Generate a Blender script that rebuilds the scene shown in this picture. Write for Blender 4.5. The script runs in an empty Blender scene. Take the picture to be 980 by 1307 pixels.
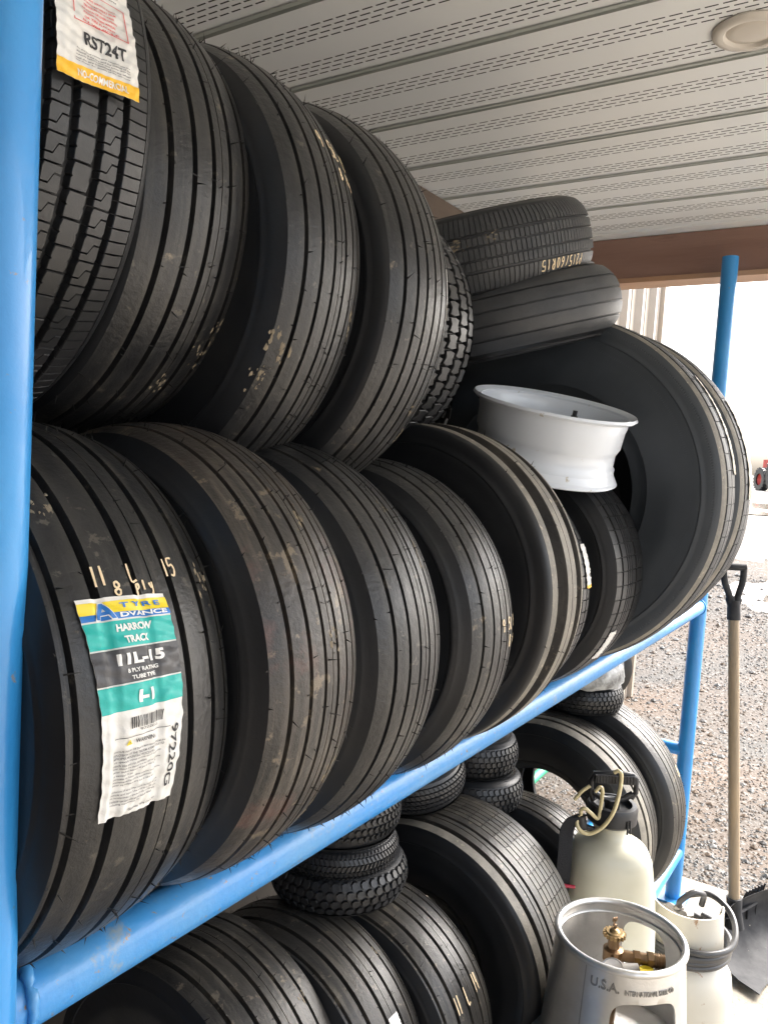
import bpy, bmesh, math, random
from mathutils import Vector, Matrix
random.seed(7)
C = bpy.context.scene
rad, PI, TAU = math.radians, math.pi, math.tau
col = C.collection

# ------------------------------------------------------------------ camera
SCALE = 0.8                       # everything is laid out in drawing units, then brought to metres at the end
cam_d = bpy.data.cameras.new('camera'); cam = bpy.data.objects.new('camera', cam_d); col.objects.link(cam)
cam_d.sensor_fit = 'VERTICAL'; cam_d.sensor_height = 36; cam_d.lens = 36*1017.3/1307
cam_d.clip_start = .05; cam_d.clip_end = 4000
cr, cu, cf = Vector((.54992503,-.83302053,.06049177)), Vector((.02890954,.09136801,.99539747)), Vector((.83471354,.5456452,-.0743278))
cam.matrix_world = Matrix.Translation((0,-.95,2.531)) @ Matrix((cr, cu, -cf)).transposed().to_4x4()
C.camera = cam

# ------------------------------------------------------------------ sky, sun, exposure
world = bpy.data.worlds.new('World'); C.world = world; world.use_nodes = True
wn, wl = world.node_tree.nodes, world.node_tree.links
wn.clear()
sky = wn.new('ShaderNodeTexSky'); sky.sky_type = 'NISHITA'; sky.sun_disc = False
SUN_EL, SUN_AZ = rad(46), rad(-22)          # azimuth measured from +X towards +Y
sky.sun_elevation = SUN_EL; sky.sun_rotation = PI/2 - SUN_AZ
sky.air_density = 1.0; sky.dust_density = 6.0; sky.ozone_density = 1.0
hs = wn.new('ShaderNodeHueSaturation'); hs.inputs['Saturation'].default_value = .5
bg = wn.new('ShaderNodeBackground'); bg.inputs[1].default_value = .15
wo = wn.new('ShaderNodeOutputWorld')
wl.new(sky.outputs[0], hs.inputs['Color']); wl.new(hs.outputs[0], bg.inputs[0]); wl.new(bg.outputs[0], wo.inputs[0])
sun_d = bpy.data.lights.new('sun', 'SUN'); sun_d.energy = 1.0; sun_d.angle = rad(35); sun_d.color = (1,.975,.94)
sun = bpy.data.objects.new('sun', sun_d); col.objects.link(sun)
sd = Vector((math.cos(SUN_EL)*math.cos(SUN_AZ), math.cos(SUN_EL)*math.sin(SUN_AZ), math.sin(SUN_EL)))
sun.rotation_euler = sd.to_track_quat('Z','Y').to_euler()
vs = C.view_settings
vs.view_transform = 'Standard'; vs.look = 'None'; vs.gamma = 1; vs.exposure = 2.5

# ------------------------------------------------------------------ materials
def mat(name, base=(.5,.5,.5), rough=.5, metal=0, col2=None, nscale=4, spots=None, spot_scale=30, spot_cut=.62,
        wear=None, streak=None, bump=0, bscale=60, spec=.5, coat=0, stretch=None, alpha_t=0, spot2=None, rvar=0):
    m = bpy.data.materials.new(name); m.use_nodes = True
    n, l = m.node_tree.nodes, m.node_tree.links
    b = n['Principled BSDF']
    b.inputs['Base Color'].default_value = (*base,1); b.inputs['Roughness'].default_value = rough
    b.inputs['Metallic'].default_value = metal; b.inputs['Specular IOR Level'].default_value = spec
    b.inputs['Coat Weight'].default_value = coat
    if alpha_t: b.inputs['Transmission Weight'].default_value = alpha_t
    tc = n.new('ShaderNodeTexCoord'); oi = n.new('ShaderNodeObjectInfo')
    mul = n.new('ShaderNodeMath'); mul.operation='MULTIPLY'; mul.inputs[1].default_value = 37
    l.new(oi.outputs['Random'], mul.inputs[0])
    add = n.new('ShaderNodeVectorMath'); add.operation='ADD'
    l.new(tc.outputs['Object'], add.inputs[0]); l.new(mul.outputs[0], add.inputs[1])
    vec = add.outputs[0]
    if stretch:
        mp = n.new('ShaderNodeMapping'); mp.inputs['Scale'].default_value = stretch
        l.new(vec, mp.inputs[0]); vec = mp.outputs[0]
    cur = None
    def noise(sc, det=4, ro=.6):
        t = n.new('ShaderNodeTexNoise'); t.inputs['Scale'].default_value = sc
        t.inputs['Detail'].default_value = det; t.inputs['Roughness'].default_value = ro
        l.new(vec, t.inputs['Vector']); return t.outputs['Fac']
    def ramp(fac, a, bb):
        r = n.new('ShaderNodeMapRange'); r.inputs[1].default_value=a; r.inputs[2].default_value=bb
        l.new(fac, r.inputs[0]); return r.outputs[0]
    def mix(fac, A, B):
        x = n.new('ShaderNodeMix'); x.data_type='RGBA'
        l.new(fac, x.inputs[0])
        if isinstance(A, tuple): x.inputs[6].default_value=(*A,1)
        else: l.new(A, x.inputs[6])
        x.inputs[7].default_value=(*B,1); return x.outputs[2]
    if col2: cur = mix(ramp(noise(nscale), .35,.68), base, col2)
    if spots: cur = mix(ramp(noise(spot_scale,5,.65), spot_cut, spot_cut+.05), cur or base, spots)
    if spot2:
        c2, s2, k2 = spot2; cur = mix(ramp(noise(s2,6,.7), k2, k2+.09), cur or base, c2)
    if streak:
        mp2 = n.new('ShaderNodeMapping'); mp2.inputs['Scale'].default_value = (110,5,5); l.new(add.outputs[0], mp2.inputs[0])
        t2 = n.new('ShaderNodeTexNoise'); t2.inputs['Scale'].default_value = 1; t2.inputs['Detail'].default_value = 5; t2.inputs['Roughness'].default_value=.65
        l.new(mp2.outputs[0], t2.inputs['Vector'])
        m3 = n.new('ShaderNodeMath'); m3.operation='MULTIPLY'; l.new(ramp(t2.outputs['Fac'],.50,.72), m3.inputs[0]); l.new(ramp(noise(4),.40,.62), m3.inputs[1])
        cur = mix(m3.outputs[0], cur or base, streak)
    if wear:
        ge = n.new('ShaderNodeNewGeometry'); rp = ramp(ge.outputs['Pointiness'], .515, .60)
        mm = n.new('ShaderNodeMath'); mm.operation='MULTIPLY'; l.new(rp, mm.inputs[0]); l.new(ramp(noise(9),.35,.6), mm.inputs[1])
        cur = mix(mm.outputs[0], cur or base, wear)
    if cur: l.new(cur, b.inputs['Base Color'])
    if rvar:
        rr = n.new('ShaderNodeMapRange'); rr.inputs[3].default_value = rough-rvar; rr.inputs[4].default_value = rough+rvar
        l.new(noise(nscale*3), rr.inputs[0]); l.new(rr.outputs[0], b.inputs['Roughness'])
    if bump:
        bp = n.new('ShaderNodeBump'); bp.inputs['Strength'].default_value = bump; bp.inputs['Distance'].default_value = .01
        l.new(noise(bscale,5), bp.inputs['Height']); l.new(bp.outputs[0], b.inputs['Normal'])
    return m
TAN = (.30,.24,.16)
RUB = mat('tyre_rubber_tread',(.0105,.0112,.0125),.36,col2=(.024,.024,.025),nscale=6,spots=(.075,.068,.056),spot_scale=34,spot_cut=.62,bump=.16,bscale=90,spot2=(TAN,12,.66),rvar=.14,wear=(.07,.064,.054),streak=(.055,.052,.047))
RUBD = mat('tyre_rubber_dusty',(.019,.0185,.0185),.38,col2=(.042,.038,.033),nscale=6,spots=(.12,.10,.075),spot_scale=30,spot_cut=.61,bump=.18,bscale=90,spot2=(TAN,9,.64),rvar=.14,wear=(.12,.108,.088),streak=(.10,.088,.07))
RUBM = mat('tyre_rubber_muddy',(.019,.0185,.0185),.38,col2=(.048,.040,.034),nscale=5,spots=(.15,.12,.085),spot_scale=24,spot_cut=.585,bump=.2,bscale=90,spot2=((.085,.045,.037),4.2,.57),rvar=.14,wear=(.14,.12,.10),streak=(.13,.11,.085))
RUBS = mat('tyre_rubber_sidewall',(.008,.009,.011),.42,col2=(.016,.017,.019),nscale=5,spots=(.09,.08,.07),spot_scale=50,spot_cut=.73,bump=.05,bscale=60,rvar=.08)
RUBB = mat('tyre_rubber_sidewall_hazed',(.040,.047,.056),.5,col2=(.052,.060,.070),nscale=4,spots=(.12,.12,.12),spot_scale=40,spot_cut=.74,bump=.05)  # lens haze and bloom dust painted into the sidewall colour
RUBI = mat('tyre_inner_liner',(.018,.018,.019),.55,col2=(.026,.026,.027))
RUBW = mat('tyre_rubber_worn_edge',(.13,.12,.10),.6,col2=(.22,.20,.165),nscale=16,spots=(.34,.30,.23),spot_scale=50,spot_cut=.63,bump=.2,bscale=120)
RUBN = mat('tyre_rubber_new_black',(.014,.015,.016),.38,col2=(.024,.024,.026),nscale=9,spots=(.12,.11,.1),spot_scale=60,spot_cut=.72,bump=.06,bscale=80)
RUBG = mat('tyre_rubber_used_grey',(.034,.037,.042),.5,col2=(.052,.054,.057),nscale=9,spots=(.17,.15,.12),spot_scale=22,spot_cut=.70,bump=.1,bscale=90)
HAIR = mat('rubber_hair',(.012,.012,.012),.5)
BLUE = mat('blue_paint',(.026,.24,.60),.33,col2=(.035,.27,.62),nscale=3,spots=(.24,.19,.13),spot_scale=34,spot_cut=.67,bump=.10,bscale=26,coat=.25)
BLUEW = mat('blue_paint_worn_top',(.028,.235,.58),.38,col2=(.07,.26,.52),nscale=5,spots=(.27,.19,.10),spot_scale=44,spot_cut=.63,bump=.2,bscale=30,coat=.15,spot2=((.22,.28,.32),7,.63))
CHALK = mat('yellow_paint_marker',(.78,.62,.40),.7)
WHITE = mat('white_label_paper',(.72,.71,.68),.42,col2=(.66,.65,.62),nscale=12,bump=.35,bscale=14)
CREAM = mat('cream_label_paper',(.46,.42,.32),.5,col2=(.38,.33,.24),nscale=14,bump=.3,bscale=18)
YEL = mat('label_yellow',(.80,.62,.03),.4); LBLUE = mat('label_blue',(.02,.17,.52),.4); TEAL = mat('label_teal',(.01,.40,.36),.4,bump=.3,bscale=14)
LBLK = mat('label_black',(.04,.04,.045),.4,bump=.3,bscale=16,col2=(.07,.07,.075)); LTXTW = mat('label_print_white',(.8,.8,.78),.5)
INK = mat('label_ink',(.03,.03,.035),.5); INKG = mat('label_fine_print',(.10,.10,.11),.5); RED = mat('label_red_print',(.65,.12,.12),.5); LBL2 = mat('label_light_blue',(.1,.5,.72),.35)
ORANGE = mat('label_orange',(.85,.48,.03),.42,bump=.2,bscale=14)
CEIL = mat('cream_soffit_metal',(.78,.80,.80),.42,col2=(.81,.825,.82),nscale=2,bump=.03,bscale=4)
CEILG = mat('soffit_seam',(.38,.40,.37),.5)
DARK = mat('dark_void',(.02,.02,.02),.9)
TRIM = mat('white_plastic_trim',(.62,.58,.52),.45)
LENS = mat('frosted_lens',(.60,.55,.48),.35)
WOOD = mat('red_brown_timber',(.25,.14,.105),.6,col2=(.33,.20,.155),nscale=5,bump=.3,bscale=40,stretch=(1,.12,1),spot2=((.17,.09,.065),5,.60))
PINE = mat('fresh_timber_edge',(.42,.24,.14),.6,col2=(.5,.3,.18),nscale=6,stretch=(1,.2,1))
LEDG = mat('ledger_timber',(.17,.13,.10),.65,col2=(.12,.09,.07),nscale=6,stretch=(.15,1,1),bump=.2)
SIDING = mat('beige_steel_siding',(.36,.31,.25),.4,col2=(.40,.35,.29),nscale=2)
CONC = mat('concrete',(.215,.19,.15),.8,col2=(.27,.245,.20),nscale=3,spots=(.20,.15,.10),spot_scale=45,spot_cut=.60,bump=.35,bscale=70,spot2=((.16,.11,.07),2.4,.56))
GRAV = mat('gravel_dirt',(.038,.034,.028),.75,col2=(.07,.041,.021),nscale=.9,spots=(.13,.122,.11),spot_scale=22,spot_cut=.56,bump=1.0,bscale=24,spot2=((.09,.07,.055),30,.56))
ST1 = mat('grey_stone',(.058,.058,.056),.6,col2=(.10,.099,.094)); ST2 = mat('brown_stone',(.070,.044,.025),.7,col2=(.10,.068,.042)); ST3 = mat('dark_stone',(.05,.046,.043),.6)
SNOW = mat('trampled_snow',(.46,.43,.38),.6,col2=(.38,.34,.28),nscale=1.2,bump=.6,bscale=3)
WATER = mat('puddle_water',(.30,.26,.21),.07,col2=(.36,.31,.25),nscale=.6,bump=.03,bscale=3)
RIMW = mat('white_wheel_enamel',(.74,.79,.86),.28,col2=(.70,.74,.80),nscale=4,spots=(.46,.42,.34),spot_scale=18,spot_cut=.66,coat=.4)
ALU = mat('brushed_aluminium',(.78,.77,.75),.38,metal=.85,col2=(.62,.61,.59),nscale=6,bump=.12,bscale=40,rvar=.1,spot2=((.42,.38,.32),7,.64))
ALUD = mat('dull_aluminium',(.52,.50,.47),.42,metal=.8,col2=(.40,.38,.35),nscale=9,bump=.15,bscale=50,spot2=((.36,.29,.2),12,.62))
BRASS = mat('aged_brass',(.24,.165,.10),.38,metal=.85,col2=(.24,.14,.07),nscale=22,bump=.1,bscale=90)
BRASSY = mat('bright_brass',(.36,.25,.12),.45,metal=.85)
GAUGE = mat('gauge_face',(.7,.68,.66),.2); 
POLY = mat('translucent_polyethylene',(.58,.56,.46),.38,col2=(.51,.485,.37),nscale=3,spots=(.48,.40,.2),spot_scale=30,spot_cut=.72,coat=.1)
POLY.node_tree.nodes['Principled BSDF'].inputs['Subsurface Weight'].default_value=.15
POLY.node_tree.nodes['Principled BSDF'].inputs['Subsurface Radius'].default_value=(.04,.035,.02)
BLKP = mat('black_plastic',(.018,.018,.02),.38,col2=(.028,.028,.03),nscale=12,bump=.05)
BLKS = mat('black_shovel_plastic',(.022,.023,.026),.68,spec=.2,col2=(.06,.06,.062),nscale=8,spots=(.25,.22,.18),spot_scale=40,spot_cut=.68,coat=0)
STRAP = mat('black_webbing',(.012,.012,.014),.8,bump=.3,bscale=200)
HOSEY = mat('yellowed_hose',(.66,.55,.30),.35,coat=.3)
REDP = mat('red_plastic',(.42,.02,.05),.4)
TANKW = mat('cream_tank_enamel',(.50,.475,.41),.42,col2=(.54,.515,.45),nscale=3,spots=(.30,.18,.10),spot_scale=18,spot_cut=.63,coat=.1,spot2=((.4,.28,.17),45,.66))
HOSEB = mat('black_rubber_hose',(.04,.04,.042),.36,col2=(.07,.07,.072),nscale=12,coat=.1)
STEEL = mat('worn_steel',(.36,.35,.33),.4,metal=.7,col2=(.26,.24,.22),nscale=20)
ASH = mat('weathered_ash_handle',(.36,.27,.17),.7,col2=(.26,.21,.15),nscale=10,stretch=(1,1,.12),bump=.4,bscale=50,spot2=((.15,.12,.09),16,.62))
GREEN = mat('green_paint',(.03,.32,.16),.5)
TRED = mat('red_tractor_paint',(.36,.04,.03),.4); GLASS = mat('cab_glass',(.35,.5,.5),.1); PLAS = mat('clear_wrap',(.55,.56,.55),.22,col2=(.12,.12,.12),nscale=14,bump=.8,bscale=22)

# ------------------------------------------------------------------ helpers
def obj(name, verts, faces, m, parent=None, smooth=None, loc=None):
    me = bpy.data.meshes.new(name); me.from_pydata(verts, [], faces); me.update()
    for x in (m if isinstance(m,(list,tuple)) else [m]): me.materials.append(x)
    return meshobj(name, me, parent, smooth, loc)
def meshobj(name, me, parent=None, smooth=None, loc=None):
    if smooth:
        me.polygons.foreach_set('use_smooth',[True]*len(me.polygons))
        me.set_sharp_from_angle(angle=rad(smooth))
    o = bpy.data.objects.new(name, me); col.objects.link(o)
    if parent: o.parent = parent
    if loc: o.location = loc
    return o
def thing(name, label, cat, loc=(0,0,0), group=None, rot=None):
    o = bpy.data.objects.new(name, None); col.objects.link(o); o.location = loc; o.empty_display_size=.05
    if rot is not None: o.rotation_euler = rot
    o['label']=label; o['category']=cat
    if group: o['group']=group
    return o
def tag(o, label=None, cat=None, group=None, kind=None):
    for k,v in (('label',label),('category',cat),('group',group),('kind',kind)):
        if v: o[k]=v
    return o
class MB:
    def __init__(s): s.v=[]; s.f=[]
    def add(s, vs, fs):
        k=len(s.v); s.v+= [tuple(p) for p in vs]; s.f += [tuple(i+k for i in f) for f in fs]; return s
    def box(s, a, b, M=None):
        vs=[Vector((x,y,z)) for x in (a[0],b[0]) for y in (a[1],b[1]) for z in (a[2],b[2])]
        if M: vs=[M@p for p in vs]
        return s.add(vs,[(0,1,3,2),(4,6,7,5),(0,4,5,1),(2,3,7,6),(0,2,6,4),(1,5,7,3)])
    def tube(s, pts, r, n=12, caps=True, close=False):
        pts=[Vector(p) for p in pts]; N=len(pts)
        rs = r if isinstance(r,(list,tuple)) else [r]*N
        vs=[]; up=None
        for i,p in enumerate(pts):
            if close: t=(pts[(i+1)%N]-pts[i-1]).normalized()
            else: t=(pts[min(i+1,N-1)]-pts[max(i-1,0)]).normalized()
            if up is None:
                up = Vector((0,0,1)) if abs(t.z)<.9 else Vector((1,0,0))
            a=(up-t*up.dot(t)).normalized(); up=a; b=t.cross(a)
            vs+=[p+(a*math.cos(TAU*k/n)+b*math.sin(TAU*k/n))*rs[i] for k in range(n)]
        fs=[]
        for i in range(N if close else N-1):
            j=(i+1)%N
            fs+=[(i*n+k,i*n+(k+1)%n,j*n+(k+1)%n,j*n+k) for k in range(n)]
        if caps and not close: fs+=[tuple(range(n-1,-1,-1)),tuple((N-1)*n+k for k in range(n))]
        return s.add(vs,fs)
    def lathe(s, prof, n=48, M=None, cap=False):      # prof (r,z), round Z
        vs=[]; N=len(prof)
        for r_,z in prof: vs+=[Vector((r_*math.cos(TAU*k/n),r_*math.sin(TAU*k/n),z)) for k in range(n)]
        if M: vs=[M@p for p in vs]
        fs=[(i*n+k,i*n+(k+1)%n,(i+1)*n+(k+1)%n,(i+1)*n+k) for i in range(N-1) for k in range(n)]
        if cap: fs+=[tuple(range(n-1,-1,-1)),tuple((N-1)*n+k for k in range(n))]
        return s.add(vs,fs)
    def obj(s, name, m, parent=None, smooth=None, loc=None): return obj(name,s.v,s.f,m,parent,smooth,loc)
def spline(pts, n=8):
    P=[Vector(p) for p in pts]; P=[P[0]*2-P[1]]+P+[P[-1]*2-P[-2]]; out=[]
    for i in range(1,len(P)-2):
        for k in range(n):
            t=k/n; a,b,c,d=P[i-1],P[i],P[i+1],P[i+2]
            out.append(.5*((2*b)+(c-a)*t+(2*a-5*b+4*c-d)*t*t+(3*b-a-3*c+d)*t**3))
    out.append(P[-2]); return out
def basis(axis, up=Vector((0,0,1))):       # matrix whose X column is the axis
    x=Vector(axis).normalized(); z=(up-x*up.dot(x)).normalized(); y=z.cross(x)
    return Matrix((x,y,z)).transposed()

# text outlines, made once each
_txt={}
def text_mesh(s, bold=0):
    if (s,bold) in _txt: return _txt[(s,bold)]
    cu_=bpy.data.curves.new('t','FONT'); cu_.body=s; cu_.size=1; cu_.offset=bold; cu_.resolution_u=3
    cu_.align_x='CENTER'; cu_.align_y='CENTER'
    o=bpy.data.objects.new('t',cu_); col.objects.link(o); bpy.context.view_layer.update()
    dg=bpy.context.evaluated_depsgraph_get(); me=bpy.data.meshes.new_from_object(o.evaluated_get(dg))
    bm=bmesh.new(); bm.from_mesh(me); bmesh.ops.triangulate(bm,faces=bm.faces)
    for _k in range(3):
        le=[e for e in bm.edges if e.calc_length()>.14]
        if not le or len(s)>14: break
        bmesh.ops.subdivide_edges(bm,edges=le,cuts=1); bmesh.ops.triangulate(bm,faces=bm.faces)
    bm.verts.index_update()
    V=[(v.co.x,v.co.y) for v in bm.verts]; F=[tuple(v.index for v in f.verts) for f in bm.faces]
    bm.free(); bpy.data.objects.remove(o); bpy.data.meshes.remove(me)
    xs=[v[0] for v in V]; ys=[v[1] for v in V]
    w=max(xs)-min(xs); h=max(ys)-min(ys); cx=(max(xs)+min(xs))/2; cy=(max(ys)+min(ys))/2
    r=([((x-cx)/w,(y-cy)/h) for x,y in V],F,w/h); _txt[(s,bold)]=r; return r
# hand-lettered strokes in a unit box
G={'1':[[(.5,1),(.5,0)]],'5':[[(.9,1),(.2,1),(.15,.58),(.6,.62),(.85,.35),(.6,.02),(.1,.05)]],
'L':[[(.2,1),(.2,0),(.85,.05)]],'8':[[(.5,.5),(.2,.7),(.35,.97),(.7,.95),(.8,.7),(.5,.5),(.15,.3),(.3,.02),(.7,.02),(.85,.3),(.5,.5)]],
'9':[[(.8,.7),(.5,.5),(.2,.65),(.25,.95),(.6,1),(.8,.75),(.75,.35),(.6,0)]],'4':[[(.3,1),(.2,.45),(.8,.5)],[(.65,.95),(.6,0)]],
'P':[[(.2,0),(.2,1),(.7,.95),(.75,.6),(.25,.5)]],'2':[[(.15,.8),(.5,1),(.8,.75),(.2,.05),(.85,.05)]],'/':[[(.2,0),(.8,1)]],
'6':[[(.75,1),(.3,.6),(.2,.2),(.5,0),(.8,.25),(.6,.5),(.25,.35)]],'0':[[(.5,1),(.2,.7),(.25,.2),(.5,0),(.8,.3),(.75,.8),(.5,1)]],
'R':[[(.2,0),(.2,1),(.75,.9),(.7,.55),(.25,.5),(.85,0)]],'p':[[(.3,.7),(.25,-.3)],[(.28,.6),(.7,.7),(.8,.35),(.3,.2)]],
'l':[[(.5,1),(.5,.1)]],'y':[[(.25,.65),(.4,.25),(.75,.3)],[(.8,.7),(.7,-.1),(.4,-.3)]],'W':[[(.1,1),(.3,0),(.5,.7),(.7,0),(.9,1)]],'.':[[(.45,.05),(.55,.0)]],' ':[]}
def strokes(txt, adv=1.1):
    out=[]; x=0
    for ch in txt:
        for st in G[ch]: out.append([(x+a*.8, b) for a,b in st])
        x+=adv if ch!=' ' else .7
    return out, x

# ------------------------------------------------------------------ tyres
class Spec: pass
def tyre_spec(R, W, tw, rb, drop=.012, grooves=(), sipe=0, sipe_ribs=None, seg=128, thick=.016, edge=.012, bw=.7, depth=.011, power=2.4):
    s=Spec(); s.R,s.W,s.tw,s.rb,s.drop,s.grooves,s.sipe,s.seg,s.thick,s.edge,s.bw,s.depth,s.power=R,W,tw,rb,drop,grooves,sipe,seg,thick,edge,bw,depth,power
    s.sipe_ribs=sipe_ribs; return s
def crown(s,a): return s.R - s.drop*min(abs(a)/(s.tw/2),1.15)**s.power
def revolve(prof, th, rfun=None, flip=False):
    n=len(th); vs=[]
    for i,(a,r) in enumerate(prof):
        for k,t in enumerate(th):
            rr=r+(rfun(i,k) if rfun else 0)
            vs.append((a,-rr*math.cos(t),rr*math.sin(t)))
    fs=[]
    for i in range(len(prof)-1):
        for k in range(n):
            q=(i*n+k,(i+1)*n+k,(i+1)*n+(k+1)%n,i*n+(k+1)%n)
            fs.append(q[::-1] if flip else q)
    return vs,fs
def on_tyre(s,a,sarc,th0,off=.0015):
    t=th0+sarc/s.R; r=crown(s,a)+off
    return (a,-r*math.cos(t),r*math.sin(t))
def side_prof(s, sg=1):
    """from the shoulder down to the bead, then the lip"""
    R1=s.R-s.drop; h=R1-s.rb; out=[]
    tb=s.tw/2
    P=[(tb,R1),(tb+(s.W/2-tb)*.45,R1-s.edge*.9),(tb+(s.W/2-tb)*.8,R1-h*.18),(s.W/2-.002,R1-h*.36),(s.W/2,R1-h*.5),(s.W/2-.006,R1-h*.64),
       (s.W/2*.9,R1-h*.80),(s.W/2*.86,R1-h*.81),(s.bw*s.W/2+.008,R1-h*.93),(s.bw*s.W/2+.004,s.rb+.004),(s.bw*s.W/2-.006,s.rb-.002),(s.bw*s.W/2-.022,s.rb+.002)]
    q=spline([(a,r,0) for a,r in P[:6]],3)
    pts=[(p.x,p.y) for p in q]+P[6:]
    # two raised decorative rings
    o=[]
    for i,p in enumerate(pts):
        o.append(p)
        if i==6:
            o+= [(p[0]+.0025,p[1]-.003),(p[0]+.0025,p[1]-.007),(p[0]+.0002,p[1]-.009)]
    return [(sg*a,r) for a,r in o]
def tread_prof(s):
    tb=s.tw/2; pts=[(-tb,0)]; gs=sorted(s.grooves); cur=-tb
    ev=[]; ribid=[]
    def rib(a0,a1,k,last):
        n=4
        for j in range(n+1): ev.append((a0+(a1-a0)*j/n, 0)); ribid.append(k)
    cur=-tb; k=0
    for g in gs:
        c,w,d=g[:3]
        rib(cur,c-w/2,k,False)
        ev.append((c-w*.32,d)); ribid.append(-1); ev.append((c+w*.32,d)); ribid.append(-1)
        cur=c+w/2; k+=1
    rib(cur,tb,k,True)
    return [(a,crown(s,a)-d) for a,d in ev], ribid, k+1
def make_tyre(name, label, loc, s, rot=None, M=None, treadm=RUB, sidem=RUBS, blocks=None, hairs=0, group=None, worn=(), name_tread='tread', cat='tyre', skip=None):
    t=thing(name,label,cat,loc,group,rot)
    if M is not None: t.matrix_world = Matrix.Translation(loc) @ M.to_4x4()
    t['_']=1; del t['_']
    base_th=[TAU*k/s.seg for k in range(s.seg)]
    if blocks is None:
        prof,ribid,nr=tread_prof(s)
        th=base_th; rf=None
        if s.sipe:
            th=[]; fl=[]
            step=TAU/s.sipe; dl=.0016/s.R
            for k in range(s.sipe):
                t0=k*step
                th+= [t0,t0+dl*.5,t0+dl*1.5,t0+dl*2]; fl+=[0,1,1,0]
                th+= [t0+step*.5]; fl+=[0]
            ribs=s.sipe_ribs
            def rf(i,k): return -.0045 if (fl[k] and ribid[i]>=0 and (ribs is None or ribid[i] in ribs)) else 0
        vs,fs=revolve(prof,th,rf)
        nth=len(th)
        o=obj(name_tread,vs,fs,[treadm,RUBW],t,38)
        if worn:
            pi=[0]*len(fs)
            for i in range(len(prof)-1):
                if ribid[i] in worn and ribid[i+1] in worn:
                    for k in range(nth): pi[i*nth+k]=1
            o.data.polygons.foreach_set('material_index',pi)
    else:
        h=s.depth; tb=s.tw/2; n=14
        prof=[(-tb+s.tw*j/n, crown(s,-tb+s.tw*j/n)-h) for j in range(n+1)]
        prof=[(-tb-.002,crown(s,tb)-h-.004)]+prof+[(tb+.002,crown(s,tb)-h-.004)]
        vs,fs=revolve(prof,base_th); obj('tread_base',vs,fs,treadm,t,40)
        mb=MB()
        for poly,hh in blocks(s):
            n=len(poly); ca=sum(p[0] for p in poly)/n; cs=sum(p[1] for p in poly)/n
            lo=[]; mi=[]; hi=[]
            for a,ss in poly:
                ang=ss/s.R; rt=crown(s,a)-(h-hh)
                ex=1.0
                for L,r_,kk in ((lo,rt-hh-.003,1.06),(mi,rt-.0015,1.0),(hi,rt,.93)):
                    aa=ca+(a-ca)*kk; an=(cs+(ss-cs)*kk)/s.R
                    L.append((aa,-r_*math.cos(an),r_*math.sin(an)))
            f=[]
            for b in (0,n):
                f+=[(b+j,b+(j+1)%n,b+n+(j+1)%n,b+n+j) for j in range(n)]
            f.append(tuple(2*n+j for j in range(n)))
            mb.add(lo+mi+hi,[q[::-1] for q in f])
        ob=mb.obj('tread_block',treadm,t); ob['kind']='stuff'
    for sg in (-1,1):
        vs,fs=revolve(side_prof(s,sg),base_th,flip=(sg<0)); obj('sidewall',vs,fs,sidem,t,40)
    # inner liner
    ri=s.R-s.drop-.03; wi=s.W/2-s.thick; hb=s.bw*s.W/2-.022
    P=[(-hb,s.rb+.002),(-wi*.93,s.rb+(ri-s.rb)*.3),(-wi,s.rb+(ri-s.rb)*.55),(-wi*.9,s.rb+(ri-s.rb)*.85),(-wi*.6,ri+.008),(0,ri+.012)]
    P=P+[(-a,r) for a,r in P[::-1][1:]]
    vs,fs=revolve(P,[TAU*k/64 for k in range(64)],flip=True); obj('inner_liner',vs,fs,RUBI,t,60)
    if hairs:
        rnd=random.Random(hash(name)%99+int(s.R*1000)+int(loc[0]*100)); mb=MB()
        tb=s.tw/2; edges=[-tb,tb]
        for g in s.grooves: edges+=[g[0]-g[1]/2-.002,g[0]+g[1]/2+.002]
        for k in range(hairs):
            for e in edges:
                if rnd.random()<.35: continue
                th=TAU*(k+rnd.random()*.5)/hairs
                if skip and skip[0]<e<skip[1] and skip[2]<math.degrees(th)%360<skip[3]: continue
                if skip and skip[0]<e<skip[1] and math.degrees(th)%360>345: continue
                r=crown(s,e)-.0005; L=rnd.uniform(.009,.022)*(1 if s.R>.3 else .4)
                da=rnd.uniform(-.8,.8)*L; dt=rnd.uniform(-.5,.5)*L/r; dr=rnd.uniform(.15,1)*L
                w=.0015
                def P3(a,t_,r_): return Vector((a,-r_*math.cos(t_),r_*math.sin(t_)))
                b0=P3(e,th,r-.001); tip=P3(e+da,th+dt,r+dr)
                mb.add([b0+Vector((w,0,0)),P3(e-w*.7,th+w/r,r-.001),P3(e-w*.7,th-w/r,r-.001),tip],[(0,1,3),(1,2,3),(2,0,3)])
        h=mb.obj('rubber_hair',HAIR,t); h['kind']='stuff'
    return t
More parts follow.
